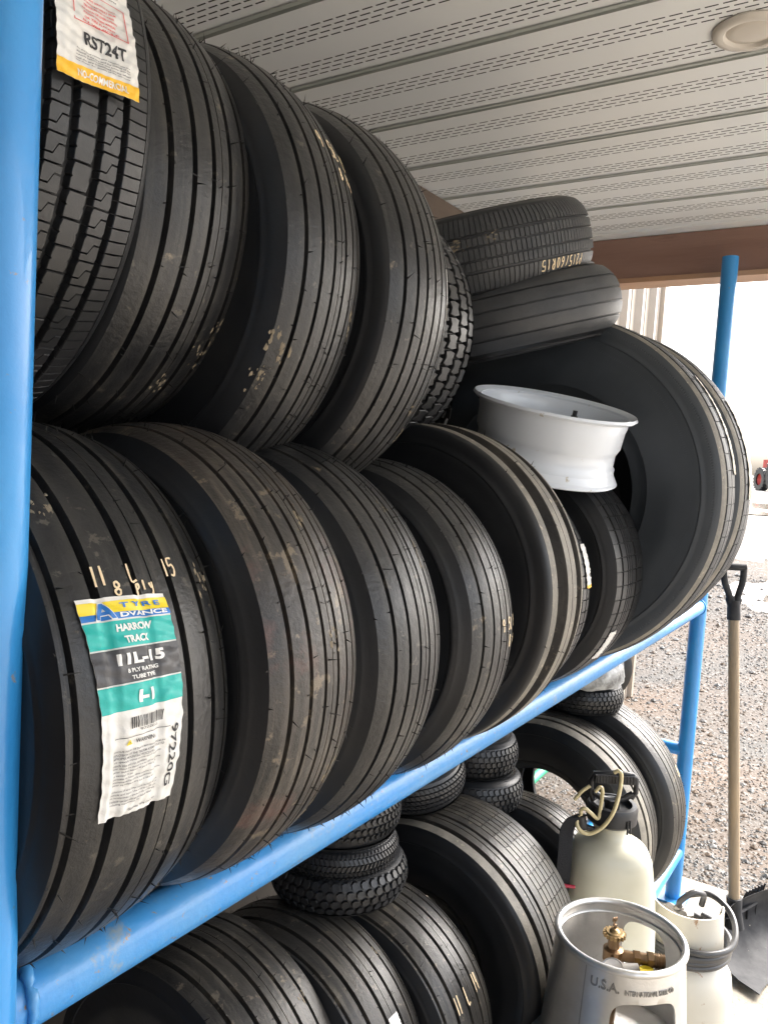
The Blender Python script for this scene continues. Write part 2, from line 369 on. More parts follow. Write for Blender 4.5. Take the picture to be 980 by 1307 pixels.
def ribbon_on(t, s, name, txt, a0, th0, size, wd=.0042, adv=1.1, aspect=.62, rot=0, m=CHALK, lines=None, seed=1):
    """hand-lettered marks on the tread: a0 left edge (axial), th0 height angle in degrees"""
    rnd=random.Random(seed); mb=MB(); th=rad(th0)
    st,_=strokes(txt,adv)
    for pl in st:
        P=[]
        for (x,y) in pl: P.append(Vector((x*size*aspect+rnd.uniform(-1,1)*size*.02,y*size+rnd.uniform(-1,1)*size*.02,0)))
        Q=spline(P,3) if len(P)>2 else [P[0].lerp(P[1],k/4) for k in range(5)]
        vs=[]
        for i,p in enumerate(Q):
            d=(Q[min(i+1,len(Q)-1)]-Q[max(i-1,0)])
            if d.length<1e-6: d=Vector((0,1,0))
            d.normalize(); nn=Vector((-d.y,d.x,0))*wd/2*rnd.uniform(.75,1.2)
            for q in (p+nn,p-nn):
                x=q.x*math.cos(rot)-q.y*math.sin(rot); y=q.x*math.sin(rot)+q.y*math.cos(rot)
                vs.append(on_tyre(s,a0+x,y,th,.0018))
        fs=[(2*i,2*i+1,2*i+3,2*i+2) for i in range(len(Q)-1)]
        mb.add(vs,fs)
    return mb.obj(name,m,t)
class Sticker:
    """a paper label lying over the ribs, sagging a little into the grooves"""
    def __init__(S,t,s,fn,dip=.004,seed=3): S.t,S.s,S.fn,S.dip=t,s,fn,dip; S.rnd=random.Random(seed); S.ph=[S.rnd.uniform(0,6) for _ in range(6)]
    def pos(S,u,v,off=0):
        a,sa=S.fn(u,v); dd=0
        for g in S.s.grooves:
            if g[1]<.006: continue
            x=abs(a-g[0])/(g[1]*.64)
            if x<1: dd+=S.dip*(1-x*x)
        w=.0006*math.sin(37*v+S.ph[0]+9*u)+.0005*math.sin(61*v*u+S.ph[1])+.0005*math.sin(90*v-14*u)
        r=crown(S.s,a)+.0042-dd+w*1.2+off; th=sa/S.s.R
        return (a,-r*math.cos(th),r*math.sin(th))
    def patch(S,name,m,u0,v0,u1,v1,off=0,nu=44,nv=None,parent=None):
        nv=nv or max(3,int(130*abs(v1-v0)))
        vs=[S.pos(u0+(u1-u0)*i/nu,v0+(v1-v0)*j/nv,off) for j in range(nv+1) for i in range(nu+1)]
        fs=[(j*(nu+1)+i,j*(nu+1)+i+1,(j+1)*(nu+1)+i+1,(j+1)*(nu+1)+i) for j in range(nv) for i in range(nu)]
        return obj(name,vs,fs,m,parent or S.t,60)
    def text(S,name,txt,m,u,v,w,h,off=.0007,rot=0,bold=0,parent=None,mb=None):
        V,F,asp=text_mesh(txt,bold); vs=[]
        for x,y in V:
            x*=w; y*=h
            if rot: x,y=x*math.cos(rot)-y*math.sin(rot),x*math.sin(rot)+y*math.cos(rot)
            vs.append(S.pos(u+x,v+y,off))
        if mb is not None: mb.add(vs,F); return
        return obj(name,vs,F,m,parent or S.t)

Zr=1.757
def G5(p,w=.007,d=.011): return [(-2*p,w,d),(-p,w,d),(0,w*.35,.004),(p,w,d),(2*p,w,d)]
g11=[(-.073,.0125,.014),(-.016,.0125,.014),(.012,.0022,.003),(.041,.0115,.014),(.088,.0095,.014),(-.119,.010,.010),(.119,.005,.006)]
S11=tyre_spec(.402,.285,.258,.19,.022,g11,edge=.018)
g95=[(-.071,.0075,.012),(-.036,.0075,.012),(-.004,.007,.012),(.014,.0022,.004),(.028,.007,.012),(.055,.0065,.012),(.080,.006,.012)]
S95=tyre_spec(.392,.252,.208,.19,.023,g95,edge=.020)
S95b=tyre_spec(.389,.252,.204,.19,.022,g95,edge=.020)

# ---- middle row
t=M1=make_tyre('implement_tyre','black ribbed tyre by the left post wearing a big teal, yellow and white sticker',(.678,.199,Zr+.39),S11,hairs=26,treadm=RUB,skip=(-.115,.05,-1,31))
def f11(u,v):                      # v 0 top .. 1 bottom
    a=(-.101+.006*math.sin(v*3.1)+.010*v*v)+(.122-.022*v+.018*v*(1-v))*u
    th=28.6-39*v+ (-1.3+1.0*v)*u + 3.0*v*(u-.0)*(-.25)+ 2.2*v*u*.9
    return a, rad(th)*S11.R
st=Sticker(t,S11,f11)
sk=st.patch('sticker',WHITE,0,0,1,1)
sk['label']='crumpled paper sticker in yellow, blue, teal, black and white'
def band(m,v0,v1,u0=0.0,u1=1.0): st.patch('sticker_band',m,u0,v0,u1,v1,.0007,parent=sk)
band(YEL,.02,.075); band(LBLUE,.075,.105,.0,1); band(TEAL,.113,.235); band(LBLK,.242,.395); band(TEAL,.402,.515)
st.text('sticker_lettering','A',LTXTW,.245,.064,.235,-.086,.0019,bold=.06,parent=sk)
st.text('sticker_lettering','A',LBLUE,.245,.064,.205,-.076,.0027,bold=.03,parent=sk)
st.text('sticker_lettering','T Y R E',LBLUE,.66,.045,.48,-.024,.0019,bold=.03,parent=sk)
st.text('sticker_lettering','DVANCE',LTXTW,.67,.089,.56,-.022,.0022,bold=.03,parent=sk)
st.text('sticker_lettering','HARROW',LTXTW,.52,.148,.42,-.035,.0019,bold=.04,parent=sk)
st.text('sticker_lettering','TRACK',LTXTW,.52,.203,.30,-.034,.0019,bold=.04,parent=sk)
st.text('sticker_lettering','11L-15',LTXTW,.52,.29,.56,-.052,.0019,bold=.05,parent=sk)
st.text('sticker_lettering','8 PLY RATING',LTXTW,.52,.343,.37,-.019,.0019,bold=.03,parent=sk)
st.text('sticker_lettering','TUBE TYPE',LTXTW,.52,.374,.30,-.018,.0019,bold=.03,parent=sk)
st.text('sticker_lettering','I-1',LTXTW,.52,.462,.20,-.056,.0019,bold=.06,parent=sk)
mb=MB(); rb=random.Random(5); u=.31
while u<.72:
    w=rb.choice((.006,.010,.016)); a=[st.pos(u,.548,.0014),st.pos(u+w,.548,.0014),st.pos(u+w,.572,.0014),st.pos(u+w,.598,.0014),st.pos(u,.598,.0014),st.pos(u,.572,.0014)]
    mb.add(a,[(0,1,2,5),(5,2,3,4)]); u+=w+rb.choice((.006,.009,.014))
mb.obj('barcode',INK,sk)
mb=MB()
st.text('',"97220G",INK,.54,.609,.24,-.012,mb=mb,off=.0014)
for k in range(24): 
    u0=.14+.028*k; mb.add([st.pos(u0,.632,.0014),st.pos(u0+.028,.632,.0014),st.pos(u0+.028,.6345,.0014),st.pos(u0,.6345,.0014)],[(0,1,2,3)])
st.text('','WARNING',INK,.50,.658,.26,-.019,mb=mb,off=.0014,bold=.01)
st.text('','97220G',INK,.90,.775,.30,-.062,mb=mb,off=.0014,bold=.01) if False else None
mb.obj('sticker_lettering',INK,sk)
# big sideways number: drawn running down the edge
V,F,asp=text_mesh('97220G',.015); vs=[st.pos(.885+y*.095, .78+x*.30, .0008) for x,y in V]
obj('sticker_lettering',vs,[f[::-1] for f in F],INK,sk)
mb=MB(); a=[(.25,.668),(.33,.668),(.29,.643)]; mb.add([st.pos(*p,.0014) for p in a],[(0,1,2)]); mb.obj('warning_triangle',YEL,sk)
st.text('sticker_lettering','!',INK,.29,.660,.010,-.014,.0022,bold=.02,parent=sk)
fine=["SERIOUS INJURY OR DEATH MAY RESULT FROM AN","EXPLOSION OF THE TIRE/RIM ASSEMBLY DUE TO","IMPROPER MOUNTING PROCEDURES","only specially trained persons should mount tires","match tire and rim diameters","never mount tire diameter to a rim larger or otherwise","never inflate beyond 40 psi to seat beads","or exceed 35 psi","lubricate the beads, adjust inflation to pressures","recommended by vehicle manufacturer","never re-inflate a tire run at very low",None,
"violation of tires may result in injury and the","vehicle and injury. Use of tires at the rate of","not recommended or specified by the tire manufacturer","if outside use and rates are and include manufacturers","including maintenance, etc"]
mb=MB(); v=.694
for i,ln in enumerate(fine):
    if ln:
        w=min(.60,.0135*len(ln)); 
        if i<3: w=.62 if i<2 else .48
        st.text('',ln,INKG,.13+w/2,v,w,-.0105,mb=mb,off=.0014,bold=.012)
    v+=.0152
st.text('','Guizhou Tyre Co.,LTD',INKG,.55,.974,.40,-.014,mb=mb,off=.0014,bold=.02)
o=mb.obj('fine_print',INKG,sk); o['kind']='stuff'
ribbon_on(t,S11,'chalk_lettering','11',-.074,30.4,.026,aspect=.55,adv=.75,seed=2,wd=.0029)
ribbon_on(t,S11,'chalk_lettering','L',-.022,30.4,.024,aspect=.62,seed=3,wd=.0029)
ribbon_on(t,S11,'chalk_lettering','15',.034,30.6,.025,aspect=.55,adv=.85,seed=4,wd=.0029)
ribbon_on(t,S11,'chalk_lettering','8',-.048,28.3,.017,aspect=.8,seed=5,wd=.0029)
ribbon_on(t,S11,'chalk_lettering','ply',-.018,28.3,.015,aspect=.62,adv=1.15,seed=6,wd=.0028)

M2=make_tyre('implement_tyre','dusty ribbed tyre just right of the one with the big sticker',(.937,.135,Zr+.41),S95,hairs=30,treadm=RUBM,rot=(.5,0,0))
PINK=mat('red_primer_smudge',(.20,.085,.075),.6,col2=(.11,.075,.068),nscale=24,spots=(.06,.055,.05),spot_scale=26,spot_cut=.5)
M3=make_tyre('implement_tyre','clean black ribbed middle row tyre, third along from the left post',(1.205,.13,Zr+.395),S95,hairs=30,treadm=RUB,rot=(1.2,0,0))
M4=make_tyre('implement_tyre','middle row ribbed tyre with 9 5L 15 hand-lettered low on its tread',(1.60,.155,Zr+.372),S95b,hairs=30,treadm=RUB,rot=(0,0,0))
ribbon_on(M4,S95b,'chalk_lettering','9',.000,3.4,.026,seed=11,wd=.004)
ribbon_on(M4,S95b,'chalk_lettering','5L',.034,3.6,.026,aspect=.5,seed=12,wd=.004)
ribbon_on(M4,S95b,'chalk_lettering','15',.074,3.8,.026,aspect=.42,adv=.8,seed=13,wd=.004)
ribbon_on(M4,S95b,'chalk_lettering','8',.040,-2.2,.026,aspect=.5,seed=14,wd=.004)
ribbon_on(M4,S95b,'chalk_lettering','W',.074,-2.0,.022,aspect=.5,seed=15,wd=.004)
S3=tyre_spec(.45,.27,.215,.20,.010,[(-.055,.058,.024),(.004,.003,.006),(.060,.048,.024)],edge=.010,seg=160)
M5=make_tyre('front_tractor_tyre','wide three rib tractor tyre with deep smooth channels and scuffed pale rib edges',(1.955,.19,Zr+.415),S3,hairs=16,treadm=RUBD,worn=(0,1,2,3))
ribbon_on(M5,S3,'moulded_lettering','L11W115 ',.088,32,.055,aspect=.25,adv=1.2,rot=rad(0),seed=16,wd=.003,m=CREAM) if False else None
S5b=tyre_spec(.385,.19,.15,.20,.012,[(-.05,.008,.009),(-.017,.008,.009),(.017,.008,.009),(.05,.008,.009)],sipe=70,seg=128)
t=make_tyre('trailer_tyre','narrow road tyre with a white tag, wedged behind the three rib tractor tyre',(2.185,.17,Zr+.39),S5b,treadm=RUBN)
st=Sticker(t,S5b,lambda u,v:(.01+.06*u, rad(24-19*v)*S5b.R)); p=st.patch('sticker',WHITE,0,0,1,1,nu=8); st.patch('sticker_band',ORANGE,0,.93,1,1,.0005,nu=8,parent=p)
st.text('sticker_lettering','31',INK,.55,.72,.4,-.08,.0008,parent=p)
S6=tyre_spec(.405,.325,.29,.19,.012,[(-.105,.012,.012),(-.062,.006,.009),(-.043,.006,.009),(-.024,.006,.009),(.022,.020,.016),(.052,.006,.009),(.075,.006,.009),(.098,.006,.009),(.12,.005,.009)],sipe=56,edge=.02)
t=make_tyre('multi_rib_tyre','broad closely ribbed tyre with fine cross cuts standing under the white wheel rim',(2.60,.17,Zr+.40),S6,treadm=RUBN)
st=Sticker(t,S6,lambda u,v:(-.10+.045*u+.06*v*0-.0, rad(-22-16*v)*S6.R)); p=st.patch('sticker',WHITE,0,0,1,1,nu=8)
SB=tyre_spec(.637,.24,.19,.325,.018,[(-.062,.010,.012),(-.020,.007,.010),(.012,.007,.010),(.040,.007,.010),(.072,.007,.010)],sipe=72,sipe_ribs=(1,2,3,4,5),seg=200,edge=.02,bw=.66)
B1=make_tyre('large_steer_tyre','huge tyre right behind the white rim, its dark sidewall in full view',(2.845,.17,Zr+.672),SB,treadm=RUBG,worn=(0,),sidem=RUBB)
st=Sticker(B1,SB,lambda u,v:(.0+.080*u, rad(42-33*v)*SB.R),dip=0); st.patch('sticker',CREAM,0,0,1,1,nu=10)
kn=MB(); s_=SB; R1=s_.R-s_.drop
for k in range(420):
    a=TAU*k/420
    def kp(f,da,o): 
        x=s_.tw/2+(s_.W/2-s_.tw/2)*(.45+.40*f)+o; r=R1-.02-.075*f
        return (-x,-r*math.cos(a+da),r*math.sin(a+da))
    kn.add([kp(0,0,.0005),kp(0,.004,.0025),kp(0,.008,.0005),kp(1,0,.0005),kp(1,.004,.0022),kp(1,.008,.0005)],[(0,1,4,3),(1,2,5,4)])
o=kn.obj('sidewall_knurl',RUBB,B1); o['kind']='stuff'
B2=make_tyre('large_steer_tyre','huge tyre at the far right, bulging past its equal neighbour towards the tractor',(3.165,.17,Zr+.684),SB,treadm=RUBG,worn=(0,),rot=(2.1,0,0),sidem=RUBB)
st=Sticker(B2,SB,lambda u,v:(-.03+.123*u, rad(34-34*v+120.3)*SB.R),dip=0); st.patch('sticker',CREAM,0,0,1,1,nu=10)

SF=tyre_spec(.60,.30,.25,.19,.018,g95,seg=128,edge=.02)
make_tyre('large_steer_tyre','dark tyre glimpsed through the hole of the huge tyre behind the white rim',(3.55,.34,Zr+.585),SF,treadm=RUB)
make_tyre('large_steer_tyre','dark tyre farthest along the rail, hidden by the two huge ones',(3.92,.25,Zr+.60),SF,treadm=RUB)

# ---- top row
ST=tyre_spec(.452,.25,.196,.286,.008,[],depth=.014,seg=128,edge=.008)
def blk_truck(s):
    out=[]; N=78; P=TAU*s.R/N; g=.0008; rn=random.Random(2)
    for k in range(N):
        s0=k*P
        out.append(([(-.098,s0+g),(-.066,s0+g),(-.064,s0+P*.5),(-.066,s0+P-g),(-.098,s0+P-g)],.014))
        for c in (-.040,0,.040):
            w=.0142; x0,x1=c-w,c+w; j_=.0022
            q=s0+ (P*.35 if c==0 else 0)
            if c==0:
                out.append(([(x0,q+g),(x1-j_,q+g),(x1,q+P*.25),(x1,q+P*.45),(x1-j_,q+P*.5),(x1,q+P*.62),(x1,q+P-g),(x0+j_,q+P-g),(x0,q+P*.7),(x0,q+P*.52),(x0+j_,q+P*.47),(x0,q+P*.4)],.014))
            else:
                h=.0009
                zz=[(x0,q+P*.30),(x0+w*.75,q+P*.30),(x0+w*1.25,q+P*.68),(x1-.001,q+P*.68)]
                out.append(([(x0,q+g),(x1-j_,q+g),(x1,q+P*.2)]+[(a,b-h) for a,b in zz[::-1]],.014))
                out.append(([(a,b+h) for a,b in zz]+[(x1,q+P-g),(x0+j_,q+P-g),(x0,q+P*.8)],.014))
        for hlf in (0,.5):
            s1=s0+P*hlf
            out.append(([(.064,s1+g*.5),(.098,s1+g*.5+.002),(.098,s1+P*.5-g*.8+.002),(.080,s1+P*.5-g*.8),(.064,s1+P*.5-g*.8)],.014))
    return out
U1=make_tyre('truck_tyre','block tread truck tyre at the top left behind the blue post, paper tag on it',(.662,.422,Zr+1.22),ST,treadm=RUBN,blocks=blk_truck)
def ftag(u,v):
    a=-.044+.122*u; th=18-24*v+(u*-5.5 if v>.5 else 0)*(v-.5)*2+ (-2)*u*0
    return a-.0*v, rad(th)*ST.R
st=Sticker(U1,ST,lambda u,v:(-.060+.120*u, rad(24-25.2*v+.9*u+(1.5 if False else 0)*v)*ST.R),dip=0)
_p=st.pos
def tagpos(u,v,off=0):
    return _p(u,v,off+.004+.010*v+.004*math.sin(u*5+v*3))
st.pos=tagpos
sk=st.patch('paper_tag',WHITE,0,0,1,1); 
st.patch('tag_band',ORANGE,0,.91,1,1,.0006,parent=sk)
st.text('tag_lettering','RST24T',INK,.60,.735,.52,-.085,.0009,bold=.03,parent=sk)
mb=MB()
for (u0,v0,u1,v1) in ((.22,.43,.90,.436),(.22,.64,.90,.646),(.22,.43,.232,.646),(.888,.43,.90,.646)):
    mb.add([st.pos(u0,v0,.0008),st.pos(u1,v0,.0008),st.pos(u1,v1,.0008),st.pos(u0,v1,.0008)],[(0,1,2,3)])
for k in range(7): st.text('',['WARNING SERIOUS INJURY','OR DEATH MAY RESULT FROM','TIRE FAILURE DUE TO UNDER','INFLATION OR OVERLOADING','FOLLOW OWNERS MANUAL','OR TIRE PLACARD','IN VEHICLE'][k],RED,.56,.465+.026*k,.46-.03*(k%3),-.014,mb=mb,off=.0009,bold=.03)
mb.obj('tag_lettering',RED,sk)
mb=MB()
for k in range(9): st.text('',['tire mounting can be dangerous','do not stand over tire when','inflating and never inflate','beyond the maximum pressure','on the sidewall of this tire','only trained persons should','mount tires on the wheels','use approved tools and','follow all the procedures'][k],INKG,.58,.16+.027*k,.60-.04*(k%3),-.013,mb=mb,off=.0009,bold=.02)
for k in range(5): st.text('',['for the load range and inflation see the','sidewall of the tire and the manual of the','vehicle before use and keep this tag','until the tire is mounted on the wheel','see dealer for details of the warranty'][k],INKG,.56,.815+.017*k,.66,-.010,mb=mb,off=.0009,bold=.02)
o=mb.obj('fine_print',INKG,sk); o['kind']='stuff'
st.text('tag_lettering','NO-COMMERCIAL',LTXTW,.55,.955,.60,-.045,.0014,bold=.02,parent=sk)
S2=tyre_spec(.402,.257,.225,.19,.023,[(-.078,.0095,.013),(-.038,.0095,.013),(.000,.009,.013),(.018,.002,.003),(.038,.009,.013),(.076,.009,.013)],edge=.012)
U2=make_tyre('implement_tyre','broad ribbed tyre in the top row right beside the block tread truck tyre',(.905,.395,Zr+1.165),S2,hairs=34,treadm=RUB)
S3u=tyre_spec(.437,.247,.205,.2,.024,g95,edge=.02)
U3=make_tyre('implement_tyre','top row ribbed tyre hand-lettered 9 5L 15 near its upper right edge',(1.12,.348,Zr+1.097),S3u,hairs=34,treadm=RUB)
ribbon_on(U3,S3u,'chalk_lettering','9',.000,27.8,.034,aspect=.42,seed=21,wd=.0036)
ribbon_on(U3,S3u,'chalk_lettering','5L',.030,26.6,.034,aspect=.42,adv=.9,seed=22,wd=.0036)
ribbon_on(U3,S3u,'chalk_lettering','15',.066,25.6,.032,aspect=.36,adv=.8,seed=23,wd=.0036)
ribbon_on(U3,S3u,'chalk_lettering','8',.040,21.2,.022,aspect=.5,seed=24,wd=.0036)
ribbon_on(U3,S3u,'chalk_lettering','P1y',.064,20.8,.022,aspect=.4,adv=.75,seed=25,wd=.0036) if False else ribbon_on(U3,S3u,'chalk_lettering','Ply',.064,20.8,.022,aspect=.4,adv=.75,seed=25,wd=.0029)
S4u=tyre_spec(.437,.257,.225,.2,.026,[(-.080,.008,.012),(-.046,.008,.012),(-.015,.008,.012),(.016,.008,.012),(.046,.008,.012),(.078,.007,.012)],edge=.014)
U4=make_tyre('implement_tyre','ribbed tyre at the right end of the top row with a pale scrape',(1.385,.311,Zr+1.084),S4u,hairs=34,treadm=RUB)
ribbon_on(U4,S4u,'paint_scrape','1',.078,.5,.075,aspect=.1,seed=61,wd=.011,m=mat('pale_scrape',(.30,.30,.29),.6))
SL=tyre_spec(.37,.24,.20,.21,.012,[],depth=.016,seg=96)
def blk_lug(s):
    out=[]; N=54; P=TAU*s.R/N
    for k in range(N):
        q=k*P
        for c,o_ in ((-.075,0),(-.025,.5),(.025,.1),(.075,.6)):
            s0=q+o_*P; w=.0215
            out.append(([(c-w,s0+.004),(c-w*.2,s0+.0),(c+w,s0+.006),(c+w*.7,s0+P*.5),(c+w,s0+P-.006),(c+w*.1,s0+P-.002),(c-w,s0+P-.006),(c-w*.7,s0+P*.5)],.016))
    return out
U5=make_tyre('lug_tyre','chunky lug tread tyre peeking out behind the right end of the top row',(1.87,.44,Zr+1.115),SL,treadm=RUBN,blocks=blk_lug)
SA=tyre_spec(.30,.26,.22,.13,.03,[],depth=.016,seg=80,power=2)
def blk_atv(s):
    out=[]; N=26; P=TAU*s.R/N
    for k in range(N):
        q=k*P
        for j,c in enumerate((-.09,-.045,0,.045,.09)):
            s0=q+(.5*P if j%2 else 0); w=.016
            out.append(([(c-w,s0+P*.12),(c,s0+P*.2),(c+w,s0+P*.12),(c+w,s0+P*.62),(c,s0+P*.72),(c-w,s0+P*.62)],.016))
    return out
U6=make_tyre('knobby_tyre','small knobby tyre low between the lug tread tyre and the white wheel rim',(2.33,.66,Zr+.96),SA,treadm=RUBN,blocks=blk_atv)
# two lying tyres
SP=tyre_spec(.405,.27,.225,.20,.030,[(-.055,.010,.009),(-.02,.007,.009),(.02,.007,.009),(.055,.010,.009)],edge=.012,sipe=150,seg=128,power=3.2)
ax=(cu*.97-cr*.21-cf*.25).normalized()
MU=basis(-ax,up=cf*-1)
U7=make_tyre('car_tyre','used car tyre lying topmost, P215/60R15 hand-lettered upside down on it',(2.60,.42,Zr+1.488),SP,M=MU,treadm=RUBG)
ribbon_on(U7,SP,'chalk_lettering','P215/60R15',.062,138,.030,rot=-PI/2,seed=51,wd=.0038)
SQ=tyre_spec(.415,.26,.21,.20,.045,[(-.066,.006,.006),(-.022,.006,.006),(.022,.006,.006),(.066,.006,.006)],edge=.03,power=2.6)
U8=make_tyre('worn_rib_tyre','worn smooth ribbed tyre lying flat beneath the topmost car tyre',(2.70,.34,Zr+1.285),SQ,M=basis(-(cu*.97-cr*.21-cf*.17).normalized(),up=cf*-1),treadm=RUBG)

# ---- bottom row
SLW=tyre_spec(.405,.335,.315,.19,.024,[(-.118,.0125,.014),(-.062,.0125,.014),(-.008,.0125,.014),(.018,.0022,.003),(.050,.0115,.014),(.105,.0105,.014)],edge=.018)
L2=make_tyre('implement_tyre','bottom row ribbed tyre nearest the left post, mostly hidden below the blue rail',(1.475,.50,Zr-.945),SLW,hairs=30,treadm=RUBD)
L3=make_tyre('implement_tyre','bottom row ribbed tyre second from the left, scrap of white label on it',(1.775,.42,Zr-.985),S11,hairs=30,treadm=RUBD,rot=(.8,0,0))
st=Sticker(L3,S11,lambda u,v:(-.01+.04*u, rad(35.5-12*v+45.8)*S11.R)); st.patch('sticker',WHITE,0,0,1,1,nu=8)
L4=make_tyre('implement_tyre','bottom row ribbed tyre marked 11L14, under the stack of three small tyres',(2.055,.345,Zr-1.0),S11,hairs=30,treadm=RUBD)
ribbon_on(L4,S11,'chalk_lettering','11',-.070,26,.05,aspect=.3,adv=.8,seed=31,wd=.0045)
ribbon_on(L4,S11,'chalk_lettering','L',-.015,26.5,.05,aspect=.4,seed=32,wd=.0045)
ribbon_on(L4,S11,'chalk_lettering','14',.040,27.5,.05,aspect=.35,adv=.9,seed=33,wd=.0045)
S5l=tyre_spec(.475,.40,.35,.21,.014,[(-.128,.022,.016),(-.088,.006,.01),(-.062,.014,.012),(-.022,.006,.009),(.004,.006,.009),(.03,.006,.009),(.056,.006,.009),(.084,.006,.009),(.112,.006,.009),(.140,.006,.009)],sipe=54,sipe_ribs=(4,5,6,7,8,9),seg=160,edge=.015)
L5=make_tyre('flotation_tyre','very wide many ribbed tyre in the bottom row beside the aluminium cylinder',(2.51,.33,Zr-.97),S5l,treadm=RUBD,worn=(0,))
L5b=make_tyre('implement_tyre','smaller ribbed tyre squeezed in low left of the sprayer hose',(3.00,.25,Zr-.985),tyre_spec(.40,.22,.18,.19,.02,g95,edge=.014),hairs=16,treadm=RUBD,rot=(.3,0,0))
S6l=tyre_spec(.51,.30,.25,.27,.020,[(-.075,.016,.016),(-.030,.012,.014),(.012,.010,.014),(.052,.010,.014),(.090,.008,.012)],edge=.02,seg=160)
L6=make_tyre('implement_tyre','tall open tyre behind the white sprayer, gravel showing through its hole',(3.63,.37,Zr-.945),S6l,treadm=RUBD,worn=(0,1),rot=(.6,0,0))
L7=make_tyre('implement_tyre','last tyre of the bottom row against the right post, with yellowed marks on the tread',(3.92,.33,Zr-.91),tyre_spec(.53,.28,.22,.27,.02,g95,edge=.018,seg=160),treadm=RUBD,hairs=20)
ribbon_on(L7,tyre_spec(.53,.28,.22,.27,.02,g95),'chalk_lettering','15',.02,24,.05,aspect=.4,adv=.8,seed=41,wd=.005)

MUD=mat('dried_mud',(.27,.22,.15),.9,col2=(.15,.125,.09),nscale=60)
rm=random.Random(21)
def mud(t,s,spots,rot=0):
    mb=MB()
    for a0,th0,size in spots:
        for q in range(rm.randint(9,18)):
            a1=a0+rm.gauss(0,size*.7); s1=rm.gauss(0,size*1.1); r=size*rm.uniform(.05,.30); n=9
            vs=[on_tyre(s,a1,s1,rad(th0)+rot,.0008)]+[on_tyre(s,a1+r*rm.uniform(.4,1)*math.cos(TAU*k/n),s1+r*rm.uniform(.4,2.6)*math.sin(TAU*k/n),rad(th0)+rot,.0004) for k in range(n)]
            mb.add(vs,[(0,1+k,1+(k+1)%n) for k in range(n)])
    o=mb.obj('mud_fleck',MUD,t); o['kind']='stuff'
mud(U2,S2,[(.070,-38,.016),(.092,-31,.015),(.02,-48,.012),(.098,-16,.008)])
mud(U3,S3u,[(.078,-12,.012),(-.088,-22,.018),(-.096,-30,.012),(.03,-50,.01)])
mud(U4,S4u,[(.098,0,.012),(.05,-30,.010),(.09,-40,.012)])
mud(M1,S11,[(.105,30,.014),(-.09,48,.012),(.07,-42,.012),(.02,-50,.012)])
mud(M2,S95,[(.055,-22,.016),(.060,-35,.018),(.02,12,.010),(.03,40,.012)],.5)
mud(M3,S95,[(.06,30,.012),(.02,45,.008)],1.2)
mud(U7,SP,[(-.035,72,.018),(-.045,88,.012),(-.02,62,.012)])
mud(L2,SLW,[(.10,50,.014),(.04,40,.012)])
mud(L3,S11,[(.09,58,.014)],.8)

# ---- small tyres in stacks
def small_blocks(kind):
    def f(s):
        out=[]
        if kind=='wave':
            N=60; P=TAU*s.R/N
            for k in range(N):
                for j,c in enumerate((-.034,-.012,.012,.034)):
                    s0=k*P+(j%2)*P*.5; w=.0095
                    out.append(([(c-w,s0+P*.05),(c-w*.1,s0+P*.3),(c+w,s0+P*.05),(c+w,s0+P*.55),(c+w*.1,s0+P*.85),(c-w,s0+P*.55)],.007))
        elif kind=='chevron':
            N=84; P=TAU*s.R/N
            for k in range(N):
                for j,c in enumerate((-.036,-.018,0,.018,.036)):
                    s0=k*P; w=.0075; d=P*.45*(1 if j%2 else -1)
                    out.append(([(c-w,s0),(c+w,s0+d),(c+w,s0+d+P*.62),(c-w,s0+P*.62)],.006))
        elif kind=='knob':
            N=44; P=TAU*s.R/N
            for k in range(N):
                for j,c in enumerate((-.036,-.012,.012,.036)):
                    s0=k*P+(j%2)*P*.5; w=.0105
                    out.append(([(c-w,s0+P*.25),(c-w*.5,s0+P*.08),(c+w*.5,s0+P*.08),(c+w,s0+P*.25),(c+w,s0+P*.6),(c+w*.5,s0+P*.8),(c-w*.5,s0+P*.8),(c-w,s0+P*.6)],.009))
        elif kind=='turf':
            N=50; P=TAU*s.R/N
            for k in range(N):
                for j,c in enumerate((-.042,-.021,0,.021,.042)):
                    s0=k*P+(j%2)*P*.4; w=.009
                    out.append(([(c-w,s0+P*.1),(c+w,s0+P*.1),(c+w,s0+P*.7),(c+w*.3,s0+P*.85),(c-w,s0+P*.7)],.007))
        elif kind=='rib':
            N=70; P=TAU*s.R/N
            for k in range(N):
                for j,c in enumerate((-.036,-.018,0,.018,.036)):
                    s0=k*P; w=.0065; d=P*.5
                    out.append(([(c-w,s0),(c+w,s0+d),(c+w,s0+d+P*.8),(c-w,s0+P*.8)],.007))
        return out
    return f
def small(label,loc,R=.2,W=.125,kind='wave',tilt=(0,0,1),rb=None,drop=.016,group=None):
    s=tyre_spec(R,W,W*.80,rb or R*.5,drop,[],depth=.008,seg=72,edge=.008,power=2,thick=.01)
    return make_tyre('small_tyre',label,loc,s,M=basis(Vector(tilt),up=Vector((0,-1,0))),treadm=RUBN,blocks=small_blocks(kind))
SX,SY=1.965,.435; zb=Zr-.595
small('bottom tyre of the stack of three small ones, coarse round knobs',(SX+.02,SY,zb+.06),.215,.125,'knob',(.03,.06,1))
small('middle tyre of the stack of three, thin with fine chevron tread',(SX-.0,SY,zb+.158),.195,.095,'chevron',(.02,.02,1))
small('top tyre of the stack of three small ones, with wavy lugs',(SX-.01,SY,zb+.282),.20,.155,'wave',(.01,.02,1))
small('single small tyre with slanting fine ribs leaning on the very wide many ribbed tyre',(2.52,.50,Zr-.415),.20,.145,'rib',(-.22,.05,1))
small('lower turf tyre of the stack of two beneath the middle of the blue rail',(2.90,.43,Zr-.56),.205,.15,'turf',(.02,.02,1))
small('upper turf tyre of the stack of two beneath the middle of the blue rail',(2.885,.44,Zr-.405),.19,.15,'turf',(.0,.0,1))
